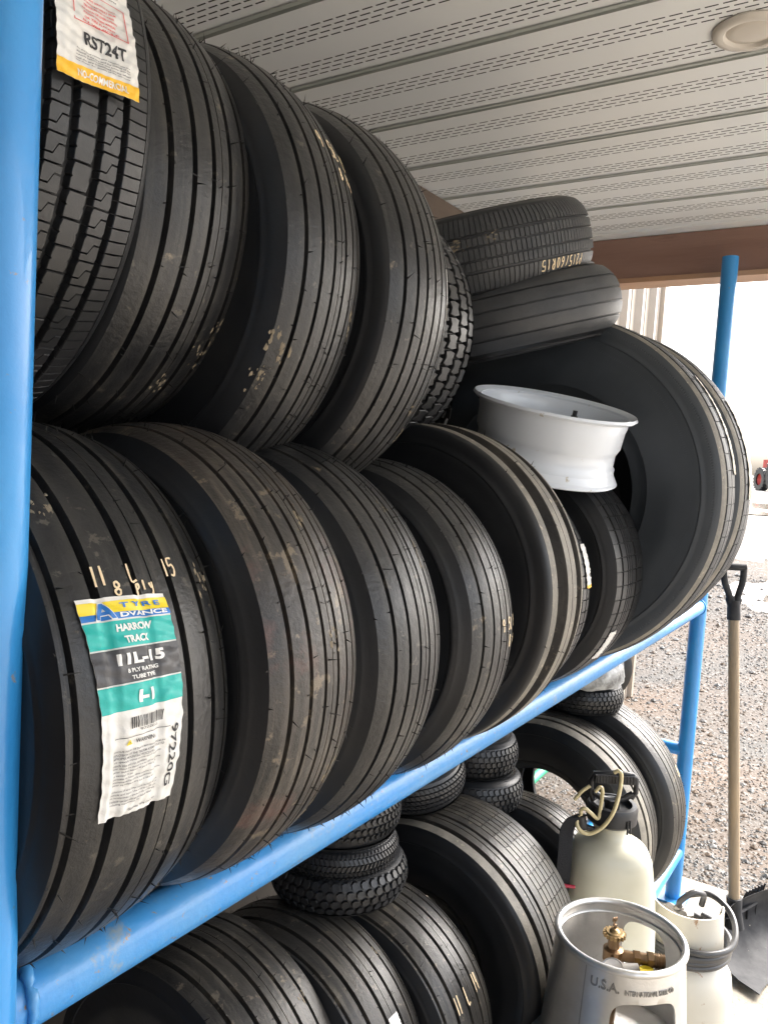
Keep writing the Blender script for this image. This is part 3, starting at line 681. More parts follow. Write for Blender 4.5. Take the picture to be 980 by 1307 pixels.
small('small turf tyre lying on the two tall bottom row tyres, under the plastic wrapped one',(3.84,.32,Zr-.36),.205,.135,'turf',(.02,.03,1))
s4=small('small tyre wrapped in cloudy clear plastic near the right end of the rail',(3.80,.32,Zr-.235),.195,.11,'wave',(.0,.05,1))
sW=MB(); sW.lathe([(.09,.062),(.16,.068),(.196,.055),(.207,.02),(.206,-.03),(.19,-.055)],40)
for i,v in enumerate(sW.v):
    k=1+.035*math.sin(i*2.1)+.02*math.sin(i*.7); sW.v[i]=(v[0]*k,v[1]*k,v[2]*(1+.08*math.sin(i*1.3)))
w=sW.obj('plastic_wrap',PLAS,s4,60); w.matrix_local=basis(Vector((1,0,0))).to_4x4().inverted() @ Matrix.Rotation(0,4,'X') if False else Matrix.Rotation(PI/2,4,'Y')
SS=tyre_spec(.20,.12,.07,.10,.03,[],seg=72,edge=.02,power=2)
t=make_tyre('small_tyre','small smooth tyre standing upright beyond the plastic wrapped one, glossy blue and white label',(4.10,.35,Zr-.265),SS,treadm=RUBS)
st=Sticker(t,SS,lambda u,v:(-.03+.09*u, rad(75-50*v)*SS.R)); p=st.patch('sticker',WHITE,-.6,-.2,1,1,nu=10); st.patch('sticker_band',LBL2,0,.1,.5,.45,.0006,nu=6,parent=p); st.patch('sticker_band',LBL2,-.5,.6,.3,.8,.0006,nu=6,parent=p)

# ------------------------------------------------------------------ white wheel rim
t=thing('wheel_rim','bare white steel wheel rim lying tilted on top of the middle row tyres','wheel rim',(2.425,.03,Zr+.858))
ax=(cu*.97+cr*.17-cf*.30).normalized(); MR=basis(ax,up=-cf).to_4x4()@Matrix.Rotation(PI/2,4,'Y')
t.matrix_world=Matrix.Translation(t.location)@MR
R0=.252; hh=.110
pr=[(R0-.020,-hh+.004),(R0-.012,-hh),(R0-.007,-hh+.006),(R0-.012,-hh+.014),(R0-.024,-hh+.020),(R0-.025,-hh+.05),(R0-.031,-hh+.056),(R0-.032,-hh+.095),(R0-.029,-hh+.103),(R0-.022,-hh+.118),(R0-.020,-hh+.17),(R0-.016,-hh+.185),(R0-.018,-hh+.210),(R0+.0,hh-.016),(R0+.008,hh-.008),(R0+.004,hh),(R0-.006,hh-.004),(R0-.020,hh-.020),(R0-.024,hh-.06),(R0-.036,0),(R0-.034,-hh+.06),(R0-.022,-hh+.03),(R0-.006,-hh+.004)]
MB().lathe(pr,72).obj('barrel',RIMW,t,50)
MB().lathe([(R0-.036,.03),(R0-.06,.045),(R0-.11,.05),(R0-.16,.035),(.055,.03),(.05,.02)],64).obj('disc',RIMW,t,50)
q=(MR.to_3x3().inverted()@(cr*.075+cf*.02)); q.z=0; mb=MB(); mb.tube([q+Vector((0,0,.025)),q+Vector((0,0,.075))],.011,10); mb.tube([q+Vector((0,0,.07)),q+Vector((0,0,.092))],.0075,10)
v=mb.obj('valve_stem',BLKP,t,40)

# ------------------------------------------------------------------ rack
XL,XR,RP,YB=.561,4.83,.0435,.50
t=thing('tyre_rack','blue painted steel pipe tyre rack with a scratched and rusty front rail','rack',(XL,0,0))
def rk(name,pts,r=RP,m=BLUE,n=28,caps=True):
    mb=MB(); mb.tube([(p[0]-XL,p[1],p[2]) for p in pts],r,n,caps); return mb.obj(name,m,t,50)
TOP=3.737
LP=(.515,-.078)
for x in (XL,XR): 
    for y in (0,YB):
        if x==XL and y==0:
            rk('post',[(LP[0],LP[1],.012),(LP[0],LP[1],TOP)],r=.040); continue
        rk('post',[(x,y,.012),(x,y,TOP if x==XR and y==0 else (TOP if y==0 else 2.0))])
        mb=MB(); mb.box((x-XL-.085,y-.085,0),(x-XL+.085,y+.085,.012)); mb.obj('base_plate',BLUEW,t)
seg=[(XL-.03+(XR-XL-RP*.6+.03)*k/24,0,Zr) for k in range(25)]
rk('front_rail',seg,m=BLUEW)
rk('front_rail',[(XL+RP*.6,0,.29),(XR-RP*.6,0,.29)],r=.041)
rk('back_rail',[(XL+RP,.34,Zr-.0),(XR-RP,.34,Zr)],r=.041); rk('back_rail',[(XL+RP,YB,.29),(XR-RP,YB,.29)],r=.041)
for x in (XL,XR):
    for z in (.29,.90,Zr):
        rk('end_bar',[(x,RP*.6,z),(x,YB-RP*.6,z)],r=.036)
# weld beads where the rail meets the left post
mb=MB(); rw=random.Random(3); pts=[]
for k in range(40):
    a=TAU*k/40; pts.append((.058+.012*math.cos(a)+rw.uniform(-.002,.003),(RP+.003)*math.cos(a)*1.0,Zr+(RP+.004)*math.sin(a)))
mb.tube(pts,[.006*rw.uniform(.6,1.5) for _ in pts],8,close=True)
mb.obj('weld_bead',BLUEW,t,60)
mb=MB(); pts=[(XR-XL-RP*1.02,(RP+.002)*math.cos(TAU*k/30),Zr+(RP+.002)*math.sin(TAU*k/30)) for k in range(30)]; mb.tube(pts,.005,8,close=True); mb.obj('weld_bead',BLUE,t,60)

# ------------------------------------------------------------------ floor, yard
def tagS(o): o['kind']='structure'; return o
tagS(MB().box((-6,-4.6,-.3),(5.13,2.6,0)).obj('concrete_floor',CONC))
# far yard: one rolling sheet, rising gently towards the horizon
def yard_z(x,y):
    d=x-5.0
    t_=max(0,min(1,(d-2.0)/13)); z=-.07+1.66*t_*t_*(3-2*t_)
    return z+.010*math.sin(x*2.1+y*1.3)*math.sin(y*2.7-x*.6)*(1 if d<14 else 0)
xs=[-60,-30,-14,-6.0,0,3]+[5.0+.16*k for k in range(60)]+[14.8+.6*k for k in range(20)]+[28,32,38,46,56,80,120,200,400,900,2000]
ys=[-1200,-500,-200,-90,-50,-30,-20,-14,-10,-8]+[-7+.22*k for k in range(78)]+[10.6,12,15,20,28,40,60,100,200,500,1200]
vs=[(x,y,yard_z(x,y) if (x>4 or y<-4.7) else -.32) for y in ys for x in xs]
nx=len(xs); fs=[(j*nx+i,j*nx+i+1,(j+1)*nx+i+1,(j+1)*nx+i) for j in range(len(ys)-1) for i in range(nx-1)]
tagS(obj('gravel_yard',vs,fs,GRAV,None,60))
# loose stones near the slab
rs=random.Random(11); mbs=[MB(),MB(),MB()]
ico=[(0,0,1),(.894,0,.447),(.276,.851,.447),(-.724,.526,.447),(-.724,-.526,.447),(.276,-.851,.447)]
icf=[(0,1,2),(0,2,3),(0,3,4),(0,4,5),(0,5,1)]
for k in range(42000):
    x=5.16+9*rs.random()**1.7; y=rs.uniform(-3.2,3.4) if x<8 else rs.uniform(-4,5)
    sz=rs.uniform(.006,.016)*(1+.06*(x-5)); 
    if rs.random()<.03: sz*=2.4
    a=rs.random()*TAU; ca,sa=math.cos(a)*sz,math.sin(a)*sz; st_=rs.uniform(.6,1.2)
    z=yard_z(x,y)-.2*sz; q=rs.uniform(.6,.95)
    patch=math.sin(x*1.7+y*2.3)+math.sin(y*3.1-x)*.7
    i=0 if rs.random()<(.62 if patch>-.2 else .25) else (1 if rs.random()<.6 else 2)
    mbs[i].add([(x+(p[0]*ca-p[1]*sa)*st_,y+p[0]*sa+p[1]*ca,z+p[2]*sz*q*1.1) for p in ico],icf)
for mb,m in zip(mbs,(ST1,ST2,ST3)):
    o=mb.obj('loose_gravel',m); o['kind']='stuff'; o['label']='loose stones scattered over the yard beyond the slab'; 
# snow and puddle further out
def sheet(name,x0,x1,y0,y1,m,off,nx=60,ny=60,seed=0,cut=.0):
    rn=random.Random(seed); ph=[rn.uniform(0,6) for _ in range(8)]; vs=[];keep={}
    fs=[]
    for j in range(ny+1):
        for i in range(nx+1):
            x=x0+(x1-x0)*i/nx; y=y0+(y1-y0)*j/ny
            e=min(i/nx,1-i/nx,j/ny,1-j/ny)*4
            w=math.sin(x*1.1+ph[0]+.8*math.sin(y*1.3+ph[1]))+math.sin(y*1.7+ph[2]+math.sin(x*.9))+.7*math.sin((x+y)*2.9+ph[3])+.5*math.sin((x-2*y)*3.7+ph[4])
            h=w*.25+min(1,e)-.6-cut
            vs.append((x,y,yard_z(x,y)+max(-.05,min(.03,h*.05))+off)); keep[(i,j)]=h
    for j in range(ny):
        for i in range(nx):
            if keep[(i,j)]>-.4: fs.append((j*(nx+1)+i,j*(nx+1)+i+1,(j+1)*(nx+1)+i+1,(j+1)*(nx+1)+i))
    return tagS(obj(name,vs,fs,m,None,60))
sheet('snow_patch',12.5,26,-14,9,SNOW,.02,120,150,3,.05)
sheet('snow_patch',-9,12,-17,-4.9,SNOW,.02,60,60,9,-.6)  # unseen snow in front, added to bounce light up to the ceiling
sheet('snow_patch',27,60,-34,26,SNOW,.02,80,120,8,-.5)
o=MB().add([(20+3*math.cos(TAU*k/40)+(5 if math.cos(TAU*k/40)>0 else 0)*math.cos(TAU*k/40)+3,2+6*math.sin(TAU*k/40),1.628) for k in range(40)],[tuple(range(40))]).obj('puddle',WATER); tagS(o)

# ------------------------------------------------------------------ ceiling
ZC=3.951
CEIL.node_tree.nodes['Principled BSDF'].inputs['Roughness'].default_value=.35
ceiling=tagS(MB().box((-5,-3.6,ZC+.06),(5.16,1.40,ZC+.3)).obj('ceiling',DARK))
ceiling.location=(0,0,0)
PITCH=.4725; X0=2.035
def panel_mesh(full):
    """soffit sheet 0..PITCH wide along X with two bands of real slots, 8.6 long along Y"""
    mb=MB(); Y0,Y1=-3.58,1.38
    def strip(xa,xb,z=0,za=None): mb.add([(xa,Y0,z),(xb,Y0,z),(xb,Y1,z),(xa,Y1,z)],[(0,1,2,3)])
    rows=[]
    for b0,b1 in ((.120,.205),(.328,.413)):
        n=4; w=.0062; gap=((b1-b0)-n*w)/(n-1)
        for k in range(n): rows.append((b0+k*(w+gap),b0+k*(w+gap)+w,k))
    cur=.024
    for a,b,k in rows:
        strip(cur,a)
        L,Gp=.040,.013; ylo=-3.3
        y=ylo+(L+Gp)*.5*(k%2); mb.add([(a,Y0,0),(b,Y0,0),(b,y,0),(a,y,0)],[(0,1,2,3)])
        while y<Y1-.06:
            y+=L; yy=y+Gp; mb.add([(a,y,0),(b,y,0),(b,yy,0),(a,yy,0)],[(0,1,2,3)]); y=yy
        mb.add([(a,y,0),(b,y,0),(b,Y1,0),(a,Y1,0)],[(0,1,2,3)])
        cur=b
    strip(cur,PITCH-.001)
    return mb
pm=panel_mesh(True)
pme=bpy.data.meshes.new('ceiling_panel'); pme.from_pydata(pm.v,[],pm.f); pme.materials.append(CEIL)
sm=MB(); Y0,Y1=-3.58,1.38
sm.add([(0,Y0,0),(0,Y1,0),(0,Y0,.022),(0,Y1,.022),(.018,Y0,.022),(.018,Y1,.022),(.024,Y0,.0),(.024,Y1,.0),(-.001,Y0,-.004),(-.001,Y1,-.004),(-.02,Y0,-.004),(-.02,Y1,-.004)],[(8,9,3,2),(2,3,5,4),(4,5,7,6),(10,11,9,8)])
sme=bpy.data.meshes.new('panel_seam'); sme.from_pydata(sm.v,[],sm.f); sme.materials.append(CEILG)
for k in range(-9,7):
    x=X0+PITCH*k; 
    if x>4.75: continue
    p=bpy.data.objects.new('ceiling_panel',pme); col.objects.link(p); p.parent=ceiling; p.location=(x,0,ZC)
    q=bpy.data.objects.new('panel_seam',sme); col.objects.link(q); q.parent=p
xe=X0+PITCH*6
MB().box((xe,-3.58,ZC-.012),(5.02,1.38,ZC+.012)).obj('edge_trim',CEIL,ceiling)
tagS(MB().box((-5,-3.7,ZC+.302),(5.3,1.4,ZC+.40)).obj('roof_deck',STEEL))
# downlight
t=thing('recessed_light','round flush ceiling light, switched off, in a cream trim ring','ceiling light',(2.825,-.395,ZC))
MB().lathe([(.118,.0),(.120,-.006),(.112,-.014),(.096,-.018),(.084,-.016),(.079,-.007),(.076,-.004)],64).obj('trim_ring',TRIM,t,50)
MB().lathe([(.0001,-.012),(.05,-.011),(.072,-.008),(.077,-.004)],64).obj('lens',LENS,t,60)
# beam
t=thing('roof_beam','red brown timber beam along the open edge of the roof','beam',(4.97,0,3.66))
MB().box((0,-3.6,.03),(.16,1.4,.275)).obj('timber',WOOD,t)
MB().box((-.012,-3.6,0),(.172,1.4,.028)).obj('bottom_board',PINE,t)
t=tag(MB().box((-3,1.345,ZC-.14),(4.96,1.385,ZC-.006)).obj('ledger_board',LEDG),'light brown ledger board where the ceiling meets the back wall','board')
# siding wall at the back, running on past the roof
t=thing('corrugated_wall','beige ribbed steel wall behind the rack, running on past the roof','wall',(0,1.44,0))
PT=.46; Y=0
for k in range(-12,20):
    if -6+PT*(k+12)>8.0: break
def sidesheet(): 
    mb=MB(); z0,z1=-.2,4.6
    P=[(0,0),(.05,0),(.085,-.06),(.145,-.06),(.18,0),(.275,0),(.282,-.01),(.294,-.01),(.30,0),(.36,0),(.368,-.01),(.38,-.01),(.388,0),(PT,0)]
    for i in range(len(P)-1):
        a,b=P[i],P[i+1]; mb.add([(a[0],a[1],z0),(b[0],b[1],z0),(b[0],b[1],z1),(a[0],a[1],z1)],[(0,1,2,3)])
    return mb
ss=sidesheet(); sme2=bpy.data.meshes.new('siding_panel'); sme2.from_pydata(ss.v,[],ss.f); sme2.materials.append(SIDING)
n=int((8.78-5.0)/PT)-1
for k in range(n+1):
    p=bpy.data.objects.new('siding_panel',sme2); col.objects.link(p); p.parent=t; p.location=(8.78-PT*(k+1),0,0)
MB().box((8.78,-.045,-.2),(8.85,.05,4.6)).obj('corner_trim',SIDING,t)
MB().box((4.9,.02,-.2),(8.78,.2,4.6)).obj('wall_core',DARK,t)
tag(MB().box((-3,1.40,-.2),(4.88,1.60,4.2)).obj('shaded_back_wall',mat('back_wall_shade',(.05,.043,.036),.8,col2=(.035,.03,.026),nscale=3)),'wall behind the tyre rack, shade put into its dark colour','wall')  # dark colour stands in for the shade between the tyres
tagS(MB().box((-2.4,-3.5,-.2),(-2.2,1.42,ZC+.05)).obj('light_block_wall',mat('light_block_dark',(.07,.055,.045),.8)))  # unseen wall, added to keep light off the left-facing sidewalls

# ------------------------------------------------------------------ aluminium cylinder
cx,cy,cz=2.373,-.345,1.130
t=thing('propane_cylinder','brushed aluminium propane cylinder with open collar, brass valve and U.S.A. stamped on it','gas cylinder',(cx,cy,0))
RB=.262
MB().lathe([(.15,.0),(.19,.0),(.195,.03),(.2,.04),(RB-.004,.07),(RB,.12),(RB,.66),(RB-.004,.71),(RB-.02,.76),(RB-.045,.79),(RB-.09,.803),(.07,.806),(.03,.808),(.001,.809)],72).obj('body',ALU,t,50)
# collar: slightly tapered sheet with an oval hand opening towards the camera
th_open=math.atan2(-.95-cy-.0,0-cx)     # camera side
def collar(R_top,R_bot,z0,z1,holes,nth=160,nz=30,thick=.006):
    mb=MB(); vs=[]
    def inside(a,z):
        for hole_c,hole_w,hole_z0,hole_z1 in holes:
            d=(a-hole_c+PI)%TAU-PI; x=d/hole_w; y=(z-(hole_z0+hole_z1)/2)/((hole_z1-hole_z0)/2)
            if abs(x)**4+abs(y)**4<1: return True
        return False
    out=[]
    for side in (0,1):
        for j in range(nz+1):
            for i in range(nth):
                a=TAU*i/nth; z=z0+(z1-z0)*j/nz
                # pull grid points onto the hole outline
                for hole_c,hole_w,hole_z0,hole_z1 in holes:
                    d=(a-hole_c+PI)%TAU-PI; x=d/hole_w; y=(z-(hole_z0+hole_z1)/2)/((hole_z1-hole_z0)/2)
                    q=(abs(x)**4+abs(y)**4)**.25
                    if .88<q<1.13: x/=q; y/=q; a=hole_c+x*hole_w; z=(hole_z0+hole_z1)/2+y*(hole_z1-hole_z0)/2; break
                f=(z-z0)/(z1-z0); r=R_bot+(R_top-R_bot)*f-side*thick
                vs.append((r*math.cos(a),r*math.sin(a),z))
    N=nth*(nz+1); fs=[]; edge=[]
    def q_(i,j):
        a=TAU*(i+.5)/nth; z=z0+(z1-z0)*(j+.5)/nz; return inside(a,z)
    for j in range(nz):
        for i in range(nth):
            if q_(i,j): continue
            k=(i+1)%nth
            f=(j*nth+i,j*nth+k,(j+1)*nth+k,(j+1)*nth+i); fs.append(f); fs.append(tuple(N+x for x in f[::-1]))
            for di,dj,e in ((1,0,(f[1],f[2])),(-1,0,(f[3],f[0])),(0,1,(f[2],f[3])),(0,-1,(f[0],f[1]))):
                jj=j+dj
                if 0<=jj<nz and q_((i+di)%nth,jj): fs.append((e[1],e[0],N+e[0],N+e[1]))
    mb.add(vs,fs); return mb
aim=math.atan2(-.95-cy,-cx)
hole_c=aim+rad(36)
co=collar(0.187,.216,.79,1.118,[(aim+rad(27),rad(30),.865,1.035),(aim+PI-rad(24),rad(22),.90,1.07)]).obj('collar',ALU,t,50)
hb=MB(); hb.tube([((.186)*math.cos(TAU*k/96),(.186)*math.sin(TAU*k/96),1.118) for k in range(96)],.0105,14,close=True); hb.obj('collar_rim',ALU,t,60)
hb=MB()
hb.tube([((.181)*math.cos(TAU*k/96),(.181)*math.sin(TAU*k/96),1.086) for k in range(96)],.004,8,close=True); hb.obj('collar_bead',ALU,t,60)
# rear hand hole: dark-edged opening is the same sheet; rolled lip
def on_collar(a,z,off=.001):
    f=(z-.79)/(1.118-.79); r=.216+(.187-.216)*f+off; return (r*math.cos(a),r*math.sin(a),z)
def collar_text(txt,a0,z0,w,h,m,name='stamped_lettering',bold=.02,off=.0016):
    V,F,_=text_mesh(txt,bold); o=obj(name,[on_collar(a0+x*w/.19,z0+y*h,off) for x,y in V],F,m,co)
    so=o.modifiers.new('thick','SOLIDIFY'); so.thickness=.0032; so.offset=0; return o
ALUP=mat('embossed_aluminium',(.30,.295,.285),.35,metal=.8)
collar_text('U.S.A.',aim-rad(9),1.072,.080,.026,ALUP)
collar_text('WORTHINGTON STEEL CO',aim+rad(52),1.006,.130,.013,ALUP) if False else collar_text('INTERNATIONAL STEEL CO',aim+rad(30),1.066,.150,.014,ALUP,bold=.01)
# seam of the collar sheet
mb=MB(); a=aim-rad(27)
mb.add([on_collar(a,.80,.0018),on_collar(a+.02,.80,.0018),on_collar(a+.02,1.105,.0018),on_collar(a,1.105,.0018)],[(0,1,2,3)]); mb.obj('collar_seam',ALUD,co)
# valve
c2=Vector((0,0,.80)); toR=cr.copy(); toR.z=0; toR.normalize(); toC=Vector((-cx,-.95-cy,0)).normalized()
vb=c2+toR*-.018+Vector((0,0,.145))
mb=MB(); mb.lathe([(.022,-.155),(.022,-.02),(.034,0),(.034,.03),(.026,.035),(.024,.09),(.030,.095),(.030,.13),(.018,.135),(.016,.165)],6*3,Matrix.Translation(vb)); mb.obj('valve_body',BRASS,t,30)
mb=MB()
d=(toR*.98+toC*.18).normalized(); p0=vb+Vector((0,0,.112))
for a_,b_,r_,n_ in ((.02,.06,.017,16),(.06,.078,.023,6),(.078,.10,.018,16),(.10,.116,.026,6),(.116,.150,.020,20)):
    mb.tube([p0+d*a_,p0+d*b_],r_,n_)
for q in range(4): mb.tube([p0+d*(.122+.008*q),p0+d*(.126+.008*q)],.0225,20)
mb.obj('valve_outlet',BRASS,t,30)
mb=MB()
hw=vb+Vector((0,0,.165))
prof=[(.001,.0),(.016,.0),(.028,.006),(.030,.015),(.025,.020),(.016,.020),(.010,.026),(.001,.027)]
mb.lathe(prof,24,Matrix.Translation(hw))
for k in range(16):
    a=TAU*k/16; c=hw+Vector((.030*math.cos(a),.030*math.sin(a),.011)); mb.tube([c+Vector((0,0,-.006)),c+Vector((0,0,.006))],.0045,6)
mb.obj('valve_handwheel',BRASSY,t,40)
mb=MB(); ch=[hw+Vector((0,0,.026))+Vector((.006*math.sin(k*1.9),.006*math.cos(k*1.6),.006*k)) for k in range(7)]
for p in ch: mb.tube([p+Vector((.006*math.cos(TAU*k/8),.002,.006*math.sin(TAU*k/8))) for k in range(8)],.0018,5,close=True)
mb.obj('chain',BRASS,t,60)
g0=vb+toC*.070+toR*.005+Vector((0,0,.105)); gm=basis((toC*.55+Vector((0,0,1))*.8).normalized(),up=Vector((0,0,1))).to_4x4()
gg=Matrix.Translation(g0)@gm@Matrix.Rotation(PI/2,4,'Y')
MB().lathe([(.001,-.018),(.034,-.018),(.036,.0),(.033,.004),(.030,.002)],32,gg).obj('gauge_case',ALUP,t,40)
MB().lathe([(.0305,.001),(.001,.0012)],32,gg).obj('gauge_face',GAUGE,t)
mb=MB(); mb.box((-.002,-.002,.0018),(.022,.002,.003),gg); mb.obj('gauge_needle',REDP,t)
mb=MB(); mb.tube([g0+toR*.03,g0+toR*.075+Vector((0,0,.012))],[.02,.012],12); mb.obj('gauge_stem',ALUD,t,40)
y0=vb+toC*.060+toR*.105+Vector((0,0,.088))
MB().lathe([(.001,.018),(.020,.018),(.030,.010),(.032,-.012),(.018,-.02)],24,Matrix.Translation(y0)).obj('filler_cap',YEL,t,30)
mb=MB(); mb.tube([y0+toR*.02+Vector((0,0,.006)),y0+toR*.07+toC*.01+Vector((0,0,.004))],.013,12); mb.obj('cap_tether',BLKP,t,40)
mb=MB(); mb.tube([y0+toR*.068+Vector((0,0,.002)),y0+toR*.095+Vector((0,0,.012))],.008,12); mb.obj('tether_tip',REDP,t,40)
# the dark oval stamp inside: plate on the inner far wall
MB().lathe([(.001,0),(.035,0),(.038,-.004)],24,Matrix.Translation((0,0,.803))@Matrix.Translation(toC*.135+toR*.02)).obj('relief_plug',STEEL,t,40)

# ------------------------------------------------------------------ sprayer
px,py=3.005,-.112
t=thing('pump_sprayer','cream plastic pump sprayer with black lid, strap and yellowed hose','sprayer',(px,py,-.0))
def sup(rx,ry,z,n=48,e=2.6):
    out=[]
    ux=Vector((cr.x,cr.y,0)).normalized(); uy=Vector((-ux.y,ux.x,0))
    for k in range(n):
        a=TAU*k/n; c,s=math.cos(a),math.sin(a)
        out.append(ux*(rx*math.copysign(abs(c)**(2/e),c))+uy*(ry*math.copysign(abs(s)**(2/e),s))+Vector((0,0,z)))
    return out
L=[(.17,.13,.0),(.205,.15,.03),(.208,.15,.30),(.203,.15,.60),(.192,.145,.80),(.180,.142,.93),(.165,.14,1.03),(.158,.135,1.07),(.142,.125,1.105),(.112,.105,1.128),(.080,.080,1.140),(.066,.066,1.150),(.062,.062,1.185),(.074,.074,1.192),(.076,.076,1.212),(.06,.06,1.213)]
vs=[];n=48
for rx,ry,z in L: vs+=sup(rx,ry,z,n,2.6 if z<1.12 else 2)
fs=[(i*n+k,i*n+(k+1)%n,(i+1)*n+(k+1)%n,(i+1)*n+k) for i in range(len(L)-1) for k in range(n)]
o=obj('tank',vs,fs,POLY,t,50)
UX=Vector((cr.x,cr.y,0)).normalized(); UY=Vector((-UX.y,UX.x,0))
MB().lathe([(.058,1.20),(.080,1.20),(.094,1.212),(.096,1.262),(.090,1.276),(.074,1.278),(.070,1.262),(.050,1.258),(.001,1.258)],48).obj('lid',BLKP,t,40)
mb=MB()
for a in (0,.25): 
    q=-UY*.097; q.rotate(Matrix.Rotation(.35+a*.5,3,'Z')); mb.tube([q+Vector((0,0,1.225)),q+Vector((0,0,1.245)),q*1.04+Vector((0,0,1.21)),q*1.03+Vector((0,0,1.195))],.004,6)
mb.obj('lid_clip',BLKP,t,50)
# D-shaped pump handle: top grip bar, two side arms, perforated lower bar
mb=MB(); hz=1.262
def hp(x,z,y=0): return UX*x+UY*y+Vector((0,0,z))
fr=[hp(-.075,hz+.02),hp(-.088,hz+.05),hp(-.088,hz+.10),hp(-.078,hz+.125),hp(0,hz+.135),hp(.07,hz+.130),hp(.084,hz+.115),hp(.086,hz+.06),hp(.07,hz+.035)]
mb.tube(fr,.010,8); 
mb.tube([hp(-.08,hz+.055),hp(-.04,hz+.03),hp(0,hz+.024),hp(.04,hz+.032),hp(.075,hz+.055)],.013,8)
mb.tube([hp(0,hz-.01),hp(0,hz+.03)],.03,16)
mb.obj('pump_handle',BLKP,t,50)
mb=MB(); mb.box((-.078,-.022,hz+.098),(.076,.022,hz+.130),Matrix((UX,UY,Vector((0,0,1)))).transposed().to_4x4()); mb.obj('handle_grip',BLKP,t)
mb=MB()
for k in range(13): mb.box((-.072+.0115*k,-.026,hz+.100),(-.067+.0115*k,-.0215,hz+.128),Matrix((UX,UY,Vector((0,0,1)))).transposed().to_4x4())
mb.obj('grip_rib',BLKP,t)
t.scale=(1,1,.976)
# hose
mb=MB(); hs=spline([hp(-.02,hz+.155,-.05),hp(-.005,hz+.165,-.055),hp(.005,hz+.150,-.06),hp(.000,hz+.09,-.07),hp(-.022,hz+.02,-.09),hp(-.055,hz-.04,-.09),hp(-.10,hz-.075,-.085),hp(-.135,hz-.07,-.08),hp(-.150,hz-.045,-.07),hp(-.140,hz-.02,-.06)],8)
mb.tube(hs,.0075,10); mb.obj('hose',HOSEY,t,60)
mb=MB(); hs=spline([hp(-.085,hz+.075,-.05),hp(-.070,hz+.095,-.052),hp(-.060,hz+.085,-.056),hp(-.062,hz+.03,-.06),hp(-.072,hz-.02,-.07),hp(-.10,hz-.0,-.075),hp(-.125,hz+.018,-.075),hp(-.138,hz+.008,-.07),hp(-.136,hz-.012,-.066)],8)
mb.tube(hs,.0072,10); mb.obj('hose',HOSEY,t,60)
mb=MB(); mb.tube(spline([hp(-.155,hz+.03,-.03),hp(-.13,hz+.065,-.03),hp(-.10,hz+.09,-.03)],6),.007,10); mb.obj('hose',HOSEY,t,60)
mb=MB(); mb.tube([hp(-.135,hz-.02,-.055),hp(-.125,hz-.07,-.055)],.02,12); mb.tube([hp(-.15,hz-.055,-.05),hp(-.08,hz-.075,-.05)],.012,10); mb.obj('hose_fitting',BLKP,t,40)
# strap
def strap(pts,w,m,name):
    P=spline(pts,6); vs=[]; fs=[]
    for i,p in enumerate(P):
        wv=UX*.94+Vector((0,0,.05)); 
        for s_ in (-1,1):
            for o_ in (-.002,.002): vs.append(p+wv*(w/2*s_)+UY*o_)
    for i in range(len(P)-1):
        b=i*4; fs+=[(b,b+2,b+6,b+4),(b+1,b+5,b+7,b+3),(b,b+4,b+5,b+1),(b+2,b+3,b+7,b+6)]
    return obj(name,vs,fs,m,t,60)
strap([hp(-.13,hz-.015,-.06),hp(-.165,hz-.03,-.07),hp(-.185,hz-.08,-.07),hp(-.19,hz-.2,-.09),hp(-.195,hz-.35,-.10),hp(-.185,hz-.5,-.09),hp(-.15,hz-.6,-.1)],.056,STRAP,'shoulder_strap')
mb=MB(); mb.tube([hp(-.255,hz-.262,-.11),hp(-.24,hz-.268,-.112),hp(-.15,hz-.276,-.112)],.0065,8); mb.obj('strap_slider',REDP,t,50)

# ------------------------------------------------------------------ white tank with hose
tx,ty=3.40,-.345
t=thing('propane_tank','small cream white propane tank, chipped and rusty, behind the aluminium cylinder','gas tank',(tx,ty,0))
RT=.195
MB().lathe([(.13,0),(.145,0),(.15,.03),(.17,.05),(RT-.01,.09),(RT,.13),(RT,.37),(RT-.008,.42),(RT-.04,.468),(RT-.09,.492),(.05,.503),(.001,.505)],64).obj('body',TANKW,t,50)
aimt=math.atan2(-.95-ty,-tx)
mb=MB(); nth=72; a0=aimt-rad(115); a1=aimt+rad(118); vs=[]
for side in (0,1):
    for j in range(9):
        for i in range(nth+1):
            a=a0+(a1-a0)*i/nth; f=j/8
            edge=min(1,min(i,nth-i)/5); zt=.49+.165*f*(.35+.65*edge**.5) if j else .49
            r=.150-.012*f-side*.006; vs.append((r*math.cos(a),r*math.sin(a),zt))
N=9*(nth+1)
fs=[]
for j in range(8):
    for i in range(nth):
        q=(j*(nth+1)+i,j*(nth+1)+i+1,(j+1)*(nth+1)+i+1,(j+1)*(nth+1)+i); fs+=[q,tuple(N+x for x in q[::-1])]
for i in range(nth):
    b=8*(nth+1)+i; fs.append((b,b+1,N+b+1,N+b))
obj('collar',vs,fs,TANKW,t,50)
mb=MB(); mb.tube([((.098)*math.cos(aimt+rad(6+3.4*k)),(.125)*math.sin(aimt+rad(6+3.4*k)),.565+.012*math.sin(k*.3)) for k in range(12)],.012,10)
mb.lathe([(.03,.50),(.03,.53),(.018,.535),(.018,.59),(.026,.595),(.026,.612),(.001,.614)],16,Matrix.Translation(Vector((-.0,.0,0))))
mb.obj('valve',STEEL,t,40)
e=Vector((tx,ty,0))
